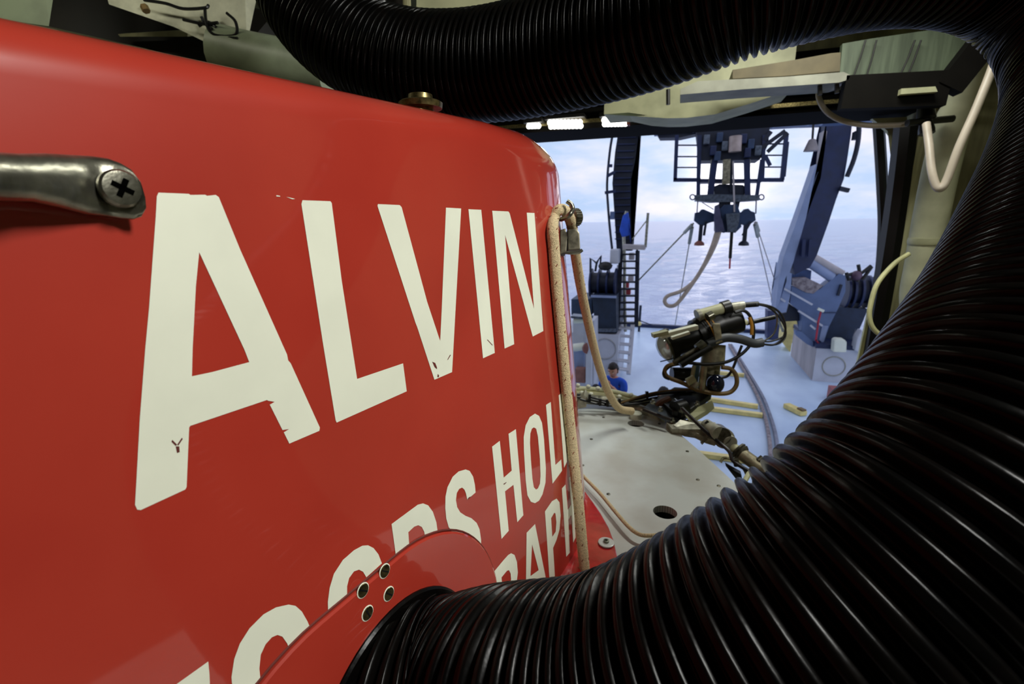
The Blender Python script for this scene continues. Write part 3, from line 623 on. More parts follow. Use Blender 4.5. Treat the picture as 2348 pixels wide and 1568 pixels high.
for i in range(Nh + 1):
    u = Lh * i / Nh
    while j < len(us) - 2 and us[j+1] < u: j += 1
    f_ = (u - us[j]) / (us[j+1] - us[j]); p = ps[j].lerp(ps[j+1], f_)
    j0, j1 = max(0, j-1), min(len(ps)-1, j+2)
    t = (ps[j1] - ps[j0]).normalized()
    if nrm is None: nrm = t.orthogonal().normalized()
    nrm = (nrm - t*nrm.dot(t)).normalized(); bn = t.cross(nrm)
    ph = ((i / per) + th / (2*PI)) % 1.0 * per; k0 = np.floor(ph).astype(int) % per; k1 = (k0 + 1) % per; fr = ph - np.floor(ph)
    rib = pr[k0]*(1-fr) + pr[k1]*fr
    fl = 1.0
    amp = 0.017
    if u < 0.14: fl = 1 + 0.13*(1 - u/0.14)**1.5
    rr = (HD/2*fl - amp + amp*rib)
    c_, s_ = np.cos(th)*rr, np.sin(th)*rr
    Pn[i] = np.array(p)[None, :] + c_[:, None]*np.array(nrm)[None, :] + s_[:, None]*np.array(bn)[None, :]
idx = np.arange((Nh + 1)*seg).reshape(Nh + 1, seg); nx = np.roll(idx, -1, axis=1)
faces = np.stack([idx[:-1], nx[:-1], nx[1:], idx[1:]], axis=-1).reshape(-1, 4)
me = bpy.data.meshes.new('corrugated_hose'); me.vertices.add(Pn.size // 3); me.vertices.foreach_set('co', Pn.reshape(-1))
me.loops.add(faces.size); me.loops.foreach_set('vertex_index', faces.reshape(-1).astype(np.int32)); me.polygons.add(len(faces))
me.polygons.foreach_set('loop_start', np.arange(0, faces.size, 4, dtype=np.int32)); me.polygons.foreach_set('use_smooth', np.ones(len(faces), bool)); me.update(); me.validate()
me.materials.append(BLACKH); HOSE = bpy.data.objects.new('corrugated_hose', me); COL.objects.link(HOSE)
tag(HOSE, 'huge black ribbed ventilation hose arching over the right side', 'hose')
bm = B(); lathe(bm, S(0.222, 0.90, 0.006), SN, [(0, 0.208), (0.006, 0.208), (0.010, 0.204)], 64); obj('hose_cuff', bm, BLACKH, HOSE, smooth=True)

# ================================================================ forward gear on the submersible
GS = 1.244
# curved cream ring with bolts, cables clipped on it
RG = thing('tube_frame', 'cream curved tube frame with bolt heads beyond the pale top plate', 'frame', onZ(1390, 905, ZP))
rgp = [(1300, 893, 2.42), (1340, 893, 2.44), (1375, 896, 2.44), (1410, 901, 2.42), (1450, 912, 2.38), (1490, 925, 2.34), (1520, 940, 2.28)]
bm = B(); tube(bm, pw(rgp), 0.017, 12, 6); obj('upper_rail', bm, CREAM, RG, smooth=True)
bm = B(); tube(bm, pw([(x, y + 22, d - 0.05) for x, y, d in rgp]), 0.024, 12, 6); obj('lower_rail', bm, GREYC, RG, smooth=True)
bm = B(); tube(bm, pw([(x, y + 12, d - 0.02) for x, y, d in rgp]), 0.02, 10, 6); obj('back_rail', bm, CREAMD, RG, smooth=True)
for x, y in ((1325, 886), (1349, 889), (1371, 893), (1384, 892), (1334, 903), (1355, 906), (1447, 908), (1462, 917), (1420, 912)):
    bm = B(); c = W(x, y, 2.38); lathe(bm, c, (0, -0.3, 1), [(0, 0.011), (0.012, 0.011), (0.016, 0.006)], 10); obj('bolt_head', bm, WHITEP, RG)
bm = B(); prism(bm, pw([(1322, 925, 2.3), (1340, 905, 2.3), (1347, 915, 2.3), (1344, 934, 2.3), (1324, 938, 2.3)]), (0, 0.03, 0.02)); bevel(bm, 0.003); obj('clevis', bm, GREYC, RG)
bm = B(); tube(bm, pw([(1300, 903, 2.34), (1335, 906, 2.34), (1360, 912, 2.34), (1390, 920, 2.33), (1430, 920, 2.32), (1470, 912, 2.3), (1520, 902, 2.28), (1570, 898, 2.28), (1625, 902, 2.26)]), 0.007, 8, 6)
CB = tag(obj('cable_bundle', bm, BLACK, smooth=True), 'black cable bundle with clips running from the red sail to the camera post', 'cable')
for k, pts in enumerate((((1310, 908), (1350, 915), (1400, 926), (1440, 924), (1490, 916), (1560, 906)), ((1330, 915), (1370, 926), (1410, 930), (1450, 926), (1500, 912), (1600, 898)), ((1420, 925), (1480, 905), (1530, 896), (1590, 893), (1640, 896)), ((1430, 928), (1470, 925), (1510, 918), (1560, 912)))):
    bm = B(); tube(bm, [W(x, y, 2.31 - 0.01*k) for x, y in pts], 0.0055, 8, 6); obj('cable_strand', bm, (BLACK, BLACK, BROWNC, BLACKP)[k], CB, smooth=True)
for x, y in ((1352, 912), (1376, 922), (1393, 924), (1420, 922), (1483, 905)):
    bm = B(); beam(bm, W(x, y - 8, 2.29), W(x, y + 8, 2.29), 0.012, 0.02); obj('cable_clip', bm, BLACKP, CB)
# mounting bracket, motor box
BK = thing('camera_bracket', 'slate plate and black box bracket carrying the deck camera', 'bracket', onZ(1560, 960, ZP))
bm = B(); prism(bm, pw([(1478, 938, 2.22), (1500, 920, 2.28), (1560, 915, 2.28), (1580, 955, 2.2), (1558, 976, 2.12), (1528, 968, 2.14)]), (0, 0, 0.012)); obj('slate_plate', bm, SLATE, BK)
bm = B(); prism(bm, pw([(1528, 968, 2.14), (1575, 962, 2.14), (1640, 968, 2.12), (1650, 985, 2.08), (1600, 984, 2.06), (1542, 984, 2.08)]), (0, 0, -0.03)); obj('lower_plate', bm, GREYC, BK)
bm = B(); prism(bm, pw([(1505, 925, 2.3), (1545, 900, 2.34), (1632, 905, 2.32), (1630, 916, 2.26), (1575, 958, 2.14), (1540, 955, 2.16)]), (0, 0, 0.03)); bevel(bm, 0.006); obj('motor_box', bm, BLACKP, BK)
bm = B(); prism(bm, pw([(1568, 948, 2.14), (1632, 918, 2.24), (1634, 928, 2.24), (1618, 942, 2.2), (1580, 965, 2.12)]), (0.01, 0.01, -0.02)); obj('cream_side', bm, CREAM, BK)
bm = B(); tube(bm, pw([(1500, 940, 2.24), (1515, 925, 2.25), (1535, 916, 2.26)]), 0.02, 10, 4); obj('brown_duct', bm, mat('dark_red_brown', (92, 56, 40), 0.4), BK, smooth=True)
bm = B(); rod(bm, W(1548, 940, 2.16), W(1568, 934, 2.18), 0.04, 20); obj('motor_end', bm, BLACKP, BK, smooth=True)
for x, y in ((1497, 925), (1514, 942), (1542, 967), (1562, 944), (1598, 929)):
    bm = B(); lathe(bm, W(x, y, 2.13), (0, 0, 1), [(0, 0.012), (0.008, 0.012), (0.012, 0.007), (0.02, 0.006)], 10); obj('nut', bm, STEEL, BK)
bm = B(); tube(bm, pw([(1548, 914, 2.2), (1556, 922, 2.15), (1565, 932, 2.14)]), 0.003, 6, 4); obj('wire_hoop', bm, STEEL, BK)

# pan and tilt camera on its post
PC = thing('deck_camera', 'black pan and tilt underwater camera on a beige post, cables looping behind', 'camera', W(1600, 900, 2.28))
D = 2.3
def cyl(name, a, b, r, m, parent=PC, r2=None, seg=24, d0=D, d1=None):
    bm = B(); rod(bm, W(a[0], a[1], d0), W(b[0], b[1], d1 or d0), r, seg, r2); return obj(name, bm, m, parent, smooth=True)
cyl('post', (1620, 902), (1632, 815), 0.046, BEIGE); cyl('post_motor', (1634, 838), (1637, 790), 0.053, BEIGE); cyl('post_collar', (1626, 868), (1628, 858), 0.054, DSTEEL)
cyl('side_rod', (1590, 890), (1598, 830), 0.016, mat('teal_grey_tube', (90, 120, 136), 0.4), d0=2.25); cyl('side_rod', (1585, 878), (1592, 838), 0.009, CREAM, d0=2.22); cyl('side_rod', (1608, 895), (1614, 840), 0.015, BEIGE, d0=2.2)
CBY = cyl('camera_body', (1540, 790), (1604, 766), 0.064, BLACKP, seg=32)
cyl('front_bezel', (1528, 795), (1541, 790), 0.085, BLACKP, seg=32); cyl('camera_barrel', (1596, 769), (1650, 745), 0.078, BLACKP, seg=32)
cyl('rear_housing', (1650, 745), (1692, 732), 0.066, BLACKP, seg=32); cyl('rear_connector', (1684, 748), (1702, 741), 0.02, GREYC); cyl('rear_connector', (1698, 743), (1712, 738), 0.014, CREAM); cyl('rear_rod', (1712, 741), (1776, 727), 0.011, BLACKP)
bm = B(); c = W(1529, 795, D); ax = W(1500, 806, D) - c; lathe(bm, c, ax, [(0, 0.070), (0.012, 0.068), (0.028, 0.055), (0.040, 0.035), (0.045, 0.012)], 28); obj('lens_dome', bm, GLASS, PC, smooth=True)
bm = B(); lathe(bm, c - ax.normalized()*0.005, ax, [(0, 0.084), (0.014, 0.084), (0.016, 0.070)], 28); obj('lens_ring', bm, STEEL, PC, smooth=True)
for i in range(5):
    a = (1607 + i*5, 764 - i*2); cyl('amber_band', a, (a[0] + 2.2, a[1] - 0.9), 0.0805, AMBER if i in (2, 4) else BLACK, CBY)
bm = B(); beam(bm, W(1514, 770, 2.2), W(1598, 749, 2.22), 0.03, 0.022); bevel(bm, 0.004); obj('light_bar', bm, WHITEP, PC)
bm = B(); beam(bm, W(1496, 769, 2.2), W(1530, 761, 2.2), 0.035, 0.018); obj('bar_end', bm, CREAM, PC)
bm = B(); beam(bm, W(1540, 775, 2.16), W(1580, 762, 2.16), 0.02, 0.012); obj('bar_clip', bm, WHITEP, PC)
cyl('lamp_tube', (1604, 722), (1660, 706), 0.026, CREAM, d0=2.26); cyl('lamp_nose', (1598, 724), (1606, 721), 0.030, GREYC, d0=2.26)
cyl('lamp_clip', (1656, 708), (1673, 703), 0.034, BLACKP, d0=2.26); cyl('lamp_plug', (1673, 704), (1705, 700), 0.02, GREYC, d0=2.26); cyl('plug_boot', (1700, 700), (1738, 697), 0.013, BLACK, d0=2.26)
cyl('valve_body', (1622, 728), (1634, 722), 0.022, STEEL, d0=2.2); cyl('lamp_bracket', (1636, 733), (1692, 712), 0.016, BLACKP, d0=2.28)
bm = B(); prism(bm, pw([(1633, 742, 2.18), (1651, 743, 2.18), (1657, 784, 2.18), (1642, 789, 2.18)]), (0, 0.02, 0)); bevel(bm, 0.003); obj('strap_plate', bm, BEIGE, PC)
bm = B(); tube(bm, pw([(1622, 790, 2.2), (1650, 778, 2.2), (1670, 774, 2.2), (1700, 778, 2.2), (1728, 787, 2.2), (1748, 785, 2.2)]), 0.021, 12, 6); obj('braided_conduit', bm, mat('grey_braid', (54, 58, 62), 0.5), PC, smooth=True)
cyl('tilt_arm', (1545, 832), (1618, 790), 0.012, DSTEEL, d0=2.16); cyl('tilt_arm', (1560, 838), (1630, 796), 0.014, BLACKP, d0=2.14); cyl('tilt_ram', (1600, 800), (1615, 788), 0.024, STEEL, d0=2.16)
cyl('black_canister', (1540, 858), (1588, 858), 0.034, BLACKP, d0=2.3)
bm = B(); ball(bm, W(1640, 880, 2.22), 0.04, (1, 1, 1.15), 20); obj('black_float', bm, mat('glossy_black_ball', (20, 26, 44), 0.1), PC, smooth=True)
bm = B(); tube(bm, pw([(1514, 829, 2.25), (1535, 824, 2.25), (1550, 820, 2.25)]), 0.003, 6, 3); obj('guard_wire', bm, BLACK, PC)
cyl('fitting', (1576, 876), (1592, 868), 0.018, CREAM, d0=2.18); cyl('fitting', (1590, 888), (1598, 876), 0.014, GREYC, d0=2.18)
for r_, m_, pts in ((0.005, BLACK, ((1738, 697), (1770, 704), (1792, 722), (1801, 750), (1795, 775), (1775, 790), (1748, 789))),
                    (0.0035, STEEL, ((1736, 695), (1765, 702), (1780, 720), (1781, 745), (1772, 768), (1748, 784))),
                    (0.004, BLACK, ((1736, 698), (1762, 705), (1785, 725), (1800, 752), (1798, 770), (1770, 782), (1748, 783))),
                    (0.0035, BLACK, ((1748, 790), (1780, 790), (1798, 778), (1802, 760), (1795, 735))),
                    (0.0075, BLACK, ((1685, 716), (1704, 712), (1718, 722), (1727, 745), (1728, 768), (1722, 788), (1700, 812), (1665, 830), (1620, 835), (1575, 832), (1545, 836))),
                    (0.0085, AMBER, ((1719, 727), (1724, 745), (1724, 768))),
                    (0.006, BLACK, ((1701, 792), (1690, 820), (1680, 845), (1668, 862), (1650, 867))),
                    (0.010, BROWNC, ((1655, 842), (1676, 846), (1688, 862), (1688, 884), (1672, 900), (1640, 902), (1600, 894), (1565, 878), (1535, 866), (1524, 854), (1530, 840), (1548, 834))),
                    (0.009, BLACK, ((1560, 833), (1538, 838), (1524, 850), (1524, 862), (1535, 868))),
                    (0.005, BLACK, ((1560, 828), (1590, 808), (1620, 788), (1650, 776)))):
    bm = B(); tube(bm, [W(x, y, 2.2) for x, y in pts], r_, 8, 7); obj('cable', bm, m_, PC, smooth=True)

# manipulator arm
MA = thing('manipulator_arm', 'grey jointed manipulator arm running down right from the camera bracket', 'robot arm', W(1620, 985, 2.1))
def mc(name, a, b, r, m, r2=None, da=2.08, db=2.0): 
    bm = B(); rod(bm, W(a[0], a[1], da), W(b[0], b[1], db), r, 24, r2); return obj(name, bm, m, MA, smooth=True)
bm = B(); prism(bm, pw([(1560, 962, 2.12), (1612, 975, 2.1), (1632, 990, 2.08), (1652, 1000, 2.06), (1640, 1010, 2.06), (1620, 1004, 2.06), (1595, 992, 2.06), (1570, 988, 2.08), (1545, 975, 2.1)]), (0.0, 0.01, -0.03)); obj('shoulder_bracket', bm, GREYC, MA)
bm = B(); prism(bm, pw([(1612, 990, 2.08), (1632, 992, 2.08), (1640, 998, 2.08), (1622, 1008, 2.06), (1610, 1020, 2.06), (1606, 1015, 2.06), (1614, 1004, 2.06)]), (0, 0.02, 0)); obj('bracket_prong', bm, GREYC, MA)
mc('upper_arm', (1618, 976), (1648, 994), 0.03, GREYC); mc('joint_collar', (1646, 990), (1656, 1000), 0.036, DSTEEL)
bm = B(); rod(bm, W(1655, 1000, 2.12), W(1660, 1005, 2.02), 0.043, 28); obj('joint_disc', bm, GREYC, MA, smooth=True)
mc('forearm', (1658, 1004), (1692, 1034), 0.020, CREAM, da=2.05); mc('forearm_motor', (1666, 1008), (1675, 1016), 0.030, GREYC, da=2.03)
bm = B(); c = W(1690, 1030, 2.0); ax = W(1706, 1044, 1.98) - c; lathe(bm, c, ax, [(0, 0.034), (0.008, 0.038), (0.014, 0.034), (0.018, 0.038), (0.026, 0.034), (0.032, 0.03)], 24); obj('wrist_collar', bm, DSTEEL, MA, smooth=True)
mc('wrist_tube', (1700, 1040), (1780, 1098), 0.027, BEIGE, da=1.98, db=1.9); mc('clamp_nut', (1686, 1052), (1690, 1068), 0.012, DSTEEL, da=1.95, db=1.95); mc('clamp_nut', (1738, 1056), (1748, 1048), 0.010, DSTEEL, da=1.93, db=1.93); mc('clamp_nut', (1618, 972), (1624, 966), 0.007, BLACKP, da=2.05, db=2.05)
bm = B(); tube(bm, pw([(1475, 938, 2.18), (1510, 952, 2.14), (1540, 962, 2.1)]), 0.008, 8, 4); obj('black_cable', bm, BLACK, MA, smooth=True)
bm = B(); tube(bm, pw([(1563, 935, 2.08), (1590, 962, 2.05), (1620, 990, 2.02), (1650, 1015, 2.0), (1672, 1035, 1.97), (1680, 1055, 1.95), (1700, 1070, 1.93), (1740, 1092, 1.9)]), 0.008, 8, 6); obj('black_cable', bm, BLACK, MA, smooth=True)
bm = B(); tube(bm, pw([(1652, 1060, 2.0), (1660, 1050, 2.0), (1680, 1054, 2.0), (1700, 1068, 2.0), (1712, 1090, 2.0), (1705, 1110, 1.95)]), 0.006, 8, 6); obj('hydraulic_line', bm, CREAMD, MA, smooth=True)
bm = B(); prism(bm, pw([(1664, 1068, 1.95), (1700, 1088, 1.93), (1702, 1100, 1.93), (1695, 1108, 1.93)]), (0, 0.03, 0)); obj('black_gusset', bm, BLACKP, MA)
bm = B(); tube(bm, pw([(1700, 1118, 1.88), (1712, 1095, 1.9), (1722, 1078, 1.92)]), 0.010, 8, 3); obj('cream_strut', bm, CREAM, MA, smooth=True)

# ================================================================ aft deck
GS = 1.0
# stern A-frame
AF = thing('stern_gantry', 'tall navy blue stern gantry framing the sea, seen through the doorway', 'gantry', (1.2, 13, 0))
def yo(name, pix, Y, th, m, parent): 
    bm = B(); prismY(bm, pix, Y, th); return obj(name, bm, m, parent)
yo('left_leg', [(1424, 262), (1470, 262), (1464, 310), (1456, 370), (1447, 410), (1446, 480), (1449, 575), (1414, 575), (1408, 480), (1404, 420), (1410, 350)], 12.8, 0.45, NAVYD, AF)
for i in range(17):
    y = 300 + i*15.5; x0 = 1419 - (y-300)*0.09 if y < 430 else 1410; x1 = (1460 - (y-300)*0.12) if y < 420 else 1445
    bm = B(); beam(bm, onY(x0, y, 12.77), onY(x1, y - 1, 12.77), 0.05, 0.03); obj('rung', bm, NAVY, AF)
for pts in (((1406, 300), (1398, 350), (1392, 420), (1394, 470), (1398, 520), (1404, 575)),):
    bm = B(); tube(bm, [onY(x, y, 12.6) for x, y in pts], 0.03, 8, 4); obj('guard_pipe', bm, NAVYD, AF, smooth=True)
for (x0, y0, x1, y1) in ((1387, 442, 1412, 438), (1392, 404, 1410, 394), (1394, 380, 1404, 380)):
    bm = B(); beam(bm, onY(x0, y0, 12.6), onY(x1, y1, 12.6), 0.06, 0.07); obj('pipe_bracket', bm, NAVY, AF)
bm = B(); box(bm, onY(1399, 485, 12.5), onY(1408, 503, 12.5) + V((0, 0.1, 0))); obj('junction_box', bm, BLUEG, AF)
yo('right_leg', [(1898, 262), (1956, 262), (1951, 310), (1942, 370), (1935, 410), (1918, 455), (1900, 510), (1880, 560), (1873, 585), (1858, 612), (1822, 630), (1818, 600), (1848, 500), (1882, 408), (1892, 340)], 12.0, 0.5, NAVY, AF)
yo('leg_flange', [(1872, 376), (1882, 408), (1848, 500), (1820, 598), (1800, 640), (1788, 690), (1778, 710), (1786, 640), (1797, 588), (1822, 520), (1850, 440)], 12.0, 0.5, BLUEL, AF)
yo('leg_edge', [(1888, 300), (1897, 300), (1890, 345), (1882, 408), (1879, 385)], 12.0, 0.3, TANP, AF)
for pts in (((1970, 270), (1968, 320), (1958, 365), (1942, 405)),):
    bm = B(); tube(bm, [onY(x, y, 11.9) for x, y in pts], 0.045, 8, 4); obj('hydraulic_pipe', bm, NAVYD, AF, smooth=True)
bm = B(); beam(bm, onY(1925, 432, 11.9), onY(1946, 437, 11.9), 0.12, 0.08); obj('pipe_bracket', bm, NAVYD, AF)
bm = B(); box(bm, onY(1962, 300, 11.9), onY(1973, 318, 11.9) + V((0, 0.2, 0))); obj('pipe_coupling', bm, NAVYD, AF)
bm = B(); beam(bm, onY(1500, 303, 11.2), onY(2000, 272, 11.2), 0.32, 0.12); obj('cross_beam', bm, BLUEG, AF)
bm = B(); beam(bm, onY(1420, 262, 12.6), onY(2010, 238, 12.6), 0.9, 0.7); obj('top_beam', bm, NAVYD, AF)
bm = B(); prismY(bm, [(1503, 300), (1600, 296), (1600, 306), (1560, 315), (1512, 316)], 11.1, 0.4); obj('beam_end', bm, NAVYD, AF)
bm = B(); box(bm, onY(1504, 294, 11.0), onY(1534, 304, 11.0) + V((0, 0.1, 0))); obj('pale_end_box', bm, TANP, AF)
for x, y in ((1590, 297), (1620, 296), (1660, 294), (1712, 290), (1770, 288), (1850, 283), (1880, 281)):
    bm = B(); ball(bm, onY(x, y, 11.0), 0.06, seg=8); obj('beam_lug', bm, BLUEL, AF)
# deck lamp hanging from the beam
LP = thing('hanging_bell_lamp', 'small grey bell shaped lamp hanging left of the right gantry leg', 'lamp', onY(1862, 340, 11))
bm = B(); c = onY(1863, 318, 11.0); lathe(bm, c, (0, 0, -1), [(0, 0.02), (0.02, 0.06), (0.10, 0.09), (0.22, 0.13), (0.23, 0.02)], 16); obj('lamp_shade', bm, mat('grey_lamp', (132, 124, 124), 0.5), LP, smooth=True)
bm = B(); rod(bm, c, onY(1865, 285, 11.0), 0.02, 8); obj('stem', bm, DARKB, LP)

# lifting head with cages
LH = thing('lifting_head', 'navy lifting head with side cages and docking jaws hung from the gantry beam', 'hoist', onY(1680, 480, 10.6))
YH = 10.6
def yb(name, a, b, w_, m=NAVY, Y=YH, h_=None, parent=LH):
    bm = B(); beam(bm, onY(a[0], a[1], Y), onY(b[0], b[1], Y), w_, h_); return obj(name, bm, m, parent)
yo('machinery_block', [(1597, 298), (1765, 292), (1762, 330), (1752, 352), (1742, 366), (1606, 368), (1602, 340)], YH, 0.6, NAVYD, LH)
for (a, b, c_, d) in ((1548, 312, 1605, 412), (1758, 305, 1803, 412)):
    pass
for nm, xs, ys in (('left_cage', (1552, 1548, 1606, 1602), (333, 359, 384, 411)), ('right_cage', (1803, 1793, 1752, 1748), (330, 356, 383, 410))):
    cg = yb(nm, (xs[0], 310), (xs[1], 413), 0.07)
    yb('upright', (xs[2], 310), (xs[3], 413), 0.06, parent=cg)
    yb('bottom_rail', (min(xs[1], xs[3]) - 4, 412.5), (max(xs[1], xs[3]) + 4, 412.5), 0.07, parent=cg)
    for i, y in enumerate(ys[:3]): yb('crossbar', (xs[0], y), (xs[2], y), 0.025, parent=cg)
    if nm == 'right_cage':
        yb('outer_rail', (1808, 325), (1800, 405), 0.022, parent=cg); yb('outer_rail', (1803, 330), (1809, 330), 0.02, parent=cg); yb('brace', (1754, 356), (1766, 380), 0.06, parent=cg)
for a, b, w_, m_ in (((1603, 310), (1601, 450), 0.07, NAVY), ((1639, 366), (1628, 450), 0.11, NAVY), ((1633, 366), (1626, 430), 0.05, GREYC), ((1666, 366), (1664, 422), 0.13, BEIGE), ((1676, 366), (1676, 440), 0.05, NAVYD),
                     ((1712, 366), (1714, 450), 0.10, NAVY), ((1718, 366), (1716, 430), 0.04, GREYC), ((1747, 366), (1735, 450), 0.06, NAVY), ((1681, 370), (1684, 486), 0.03, TANP)):
    yb('column', a, b, w_, m_, Y=YH - (0.1 if m_ in (TANP, BEIGE) else 0))
yo('platform_beam', [(1601, 410), (1750, 410), (1750, 416), (1601, 418)], YH, 0.5, NAVY, LH)
yo('swivel_housing', [(1635, 428), (1650, 422), (1704, 424), (1710, 432), (1706, 448), (1640, 448)], YH, 0.4, NAVYD, LH)
yo('lower_beam', [(1594, 447), (1640, 445), (1705, 447), (1741, 447), (1742, 459), (1700, 462), (1630, 464), (1594, 460)], YH - 0.1, 0.5, SLATE, LH)
obj_b = mat('slate_blue', (38, 58, 88), 0.5)
for x in (1588, 1746):
    bm = B(); ps_ = [onY(x + 6*math.cos(a), 452 + 6*math.sin(a), YH) for a in [2*PI*k/12 for k in range(13)]]; tube(bm, ps_, 0.012, 6, 0, caps=False); obj('shackle_ring', bm, NAVY, LH)
for nm, pts in (('left_jaw', [(1594, 488), (1604, 486), (1609, 480), (1614, 480), (1619, 486), (1637, 490), (1637, 508), (1622, 512), (1612, 518), (1604, 516), (1592, 506)]), ('right_jaw', [(1697, 488), (1705, 485), (1710, 479), (1716, 478), (1722, 484), (1731, 487), (1733, 505), (1720, 514), (1712, 518), (1702, 514), (1697, 506)])):
    yo(nm, pts, YH, 0.35, obj_b, LH)
for x, foot in ((1607, RUST), (1709, NAVYD)):
    fx_ = 1604 if x == 1607 else 1706
    lg_ = yb('jaw_leg', (x + 1, 515), (fx_, 558), 0.07, NAVYD); yb('jaw_prong', (x + 12, 508), (x + 7 if x == 1607 else x - 6, 540), 0.045, NAVYD, parent=lg_)
    bm = B(); lathe(bm, onY(fx_, 552, YH), (0, 0, -1), [(0, 0.04), (0.04, 0.09), (0.09, 0.10), (0.10, 0.02)], 14); obj('foot_pad', bm, mat('rusty_red_pad', (120, 70, 60), 0.7) if x == 1607 else NAVYD, lg_, smooth=True)
yo('latch_body', [(1642, 488), (1660, 470), (1690, 468), (1698, 490), (1700, 520), (1686, 534), (1668, 530), (1660, 534), (1640, 530)], YH - 0.1, 0.4, obj_b, LH)
yo('latch_block', [(1665, 490), (1697, 488), (1694, 512), (1688, 532), (1669, 532), (1667, 512)], YH - 0.3, 0.2, SLATE, LH)
yo('latch_cheek', [(1640, 472), (1648, 468), (1654, 500), (1662, 530), (1640, 533), (1638, 500)], YH - 0.25, 0.2, mat('plum_grey', (70, 70, 96), 0.5), LH)
yb('suspension_rod', (1600, 460), (1598, 490), 0.02); yb('suspension_rod', (1734, 460), (1733, 490), 0.02); yb('brace_wire', (1610, 464), (1636, 480), 0.015)
for a, b in (((1656, 461), (1652, 480)), ((1690, 461), (1686, 480)), ((1668, 455), (1668, 480))): yb('link_plate', a, b, 0.10, NAVYD)
yb('hanging_probe', (1678, 532), (1674, 592), 0.055, DARKB); yb('probe_tip', (1674, 592), (1673, 616), 0.03, REDB)
for a, b in (((1742, 342), (1800, 300)), ((1752, 322), (1768, 302)), ((1760, 348), (1806, 305))): yb('diagonal_brace', a, b, 0.07, NAVYD)
bm = B(); rod(bm, onY(1687, 312, YH - 0.15), onY(1685, 348, YH - 0.15), 0.11, 16); obj('sheave_drum', bm, mat('pale_drum', (168, 150, 142), 0.4), LH, smooth=True)
for i, (x, y) in enumerate(((1620, 320), (1635, 345), (1650, 315), (1662, 335), (1705, 318), (1722, 330), (1738, 345), (1714, 350), (1645, 358))):
    bm = B(); c = onY(x, y, YH - 0.12); box(bm, c - V((0.05, 0, 0.08)), c + V((0.06, 0.12, 0.09))); bevel(bm, 0.015); obj('machinery_unit', bm, (SLATE, NAVY, obj_b)[i % 3], LH)
# rope sling and tag lines
bm = B(); tube(bm, [onY(x, y, 10.4) for x, y in ((1644, 530), (1632, 568), (1612, 612), (1588, 648), (1560, 668), (1532, 678), (1524, 690), (1532, 701), (1550, 698), (1572, 672), (1598, 635), (1622, 596), (1640, 560), (1650, 530))], 0.04, 10, 8)
tag(obj('rope_sling', bm, mat('grey_tan_rope', (172, 156, 140), 0.9, bump=0.4, bscale=60), smooth=True), 'tan rope sling loop hanging from the lifting head over the sea', 'rope')
for i, (a, b, lab, m_) in enumerate((((1590, 512, 10.6), (1462, 645, 12.0), 'grey tag line from left jaw down to the left ladder', STEEL), ((1588, 515, 10.6), (1548, 745, 14.0), 'thin tag line from left jaw dropping toward the stern', STEEL),
                            ((1732, 508, 10.6), (1776, 642, 12.5), 'thin tag line from right jaw to the right gantry foot', TANP), ((1730, 510, 10.6), (1772, 696, 13.5), 'thin tag line dropping right of the hanging probe', TANP))):
    bm = B(); rod(bm, onY(*a), onY(*b), 0.018 if i == 0 else 0.011, 6); o_ = tag(obj('tag_line', bm, m_), lab, 'line')
    bm = B(); rod(bm, onY(*a).lerp(onY(*b), 0.02), onY(*a).lerp(onY(*b), 0.14), 0.035, 8); obj('line_tackle', bm, mat('pale_tackle%d' % i, (160, 164, 160), 0.6), o_)

# left side: winch, pedestal, ladders
LW = thing('left_winch', 'dark blue triple drum winch on a slate base left of the ladder', 'winch', onZ(1385, 850, 0))
yo('winch_base', [(1357, 677), (1412, 679), (1414, 764), (1366, 764)], 11.6, 1.6, mat('slate_navy', (26, 40, 60), 0.6), LW)
yo('side_base', [(1310, 686), (1357, 686), (1357, 722), (1310, 722)], 11.9, 1.2, mat('slate_navy_b', (34, 52, 76), 0.6), LW)
ca, cb = onY(1356, 648, 12.2), onY(1412, 648, 12.2)
bm = B(); rod(bm, ca, cb, 0.26, 24); obj('drum', bm, NAVYD, LW, smooth=True)
for f_ in (0, 0.34, 0.68, 1):
    bm = B(); c = ca.lerp(cb, f_); rod(bm, c - V((0.02, 0, 0)), c + V((0.02, 0, 0)), 0.36, 28); obj('drum_flange', bm, NAVY, LW)
bm = B()
for pts in (((1354, 624), (1354, 592), (1368, 603), (1365, 622)), ((1368, 603), (1378, 586), (1376, 612), (1392, 605), (1404, 610))):
    tube(bm, [onY(x, y, 11.9) for x, y in pts], 0.03, 8, 0)
obj('guide_frame', bm, NAVYD, LW)
bm = B(); ball(bm, onY(1388, 610, 11.9), 0.11, (1.6, 1, 1), 10); obj('winch_motor', bm, DARKB, LW, smooth=True)
bm = B(); beam(bm, onY(1355, 679, 11.5), onY(1413, 681, 11.5), 0.05); obj('base_lip', bm, BLUEL, LW)
bm = B(); beam(bm, onY(1366, 757, 11.55), onY(1412, 757, 11.55), 0.08); obj('base_rail', bm, SLATE, LW)
LPed = thing('left_pedestal', 'off white pedestal box with a round outline under the left winch', 'pedestal', onZ(1390, 850, 0))
p_ = onY(1362, 765, 11.5); p2 = onY(1414, 765, 11.5); bm = B(); box(bm, (p_.x - 0.9, 11.5, 0), (p2.x + 0.05, 13.2, p_.z)); obj('pedestal_body', bm, WHITEB, LPed)
cc = onY(1387, 800, 11.49); bm = B(); tube(bm, [cc + V((math.cos(a)*0.26, 0, math.sin(a)*0.26)) for a in [2*PI*k/28 for k in range(29)]], 0.012, 6, 0, caps=False); obj('round_outline', bm, mat('outline_grey', (150, 150, 150), 0.6), LPed)
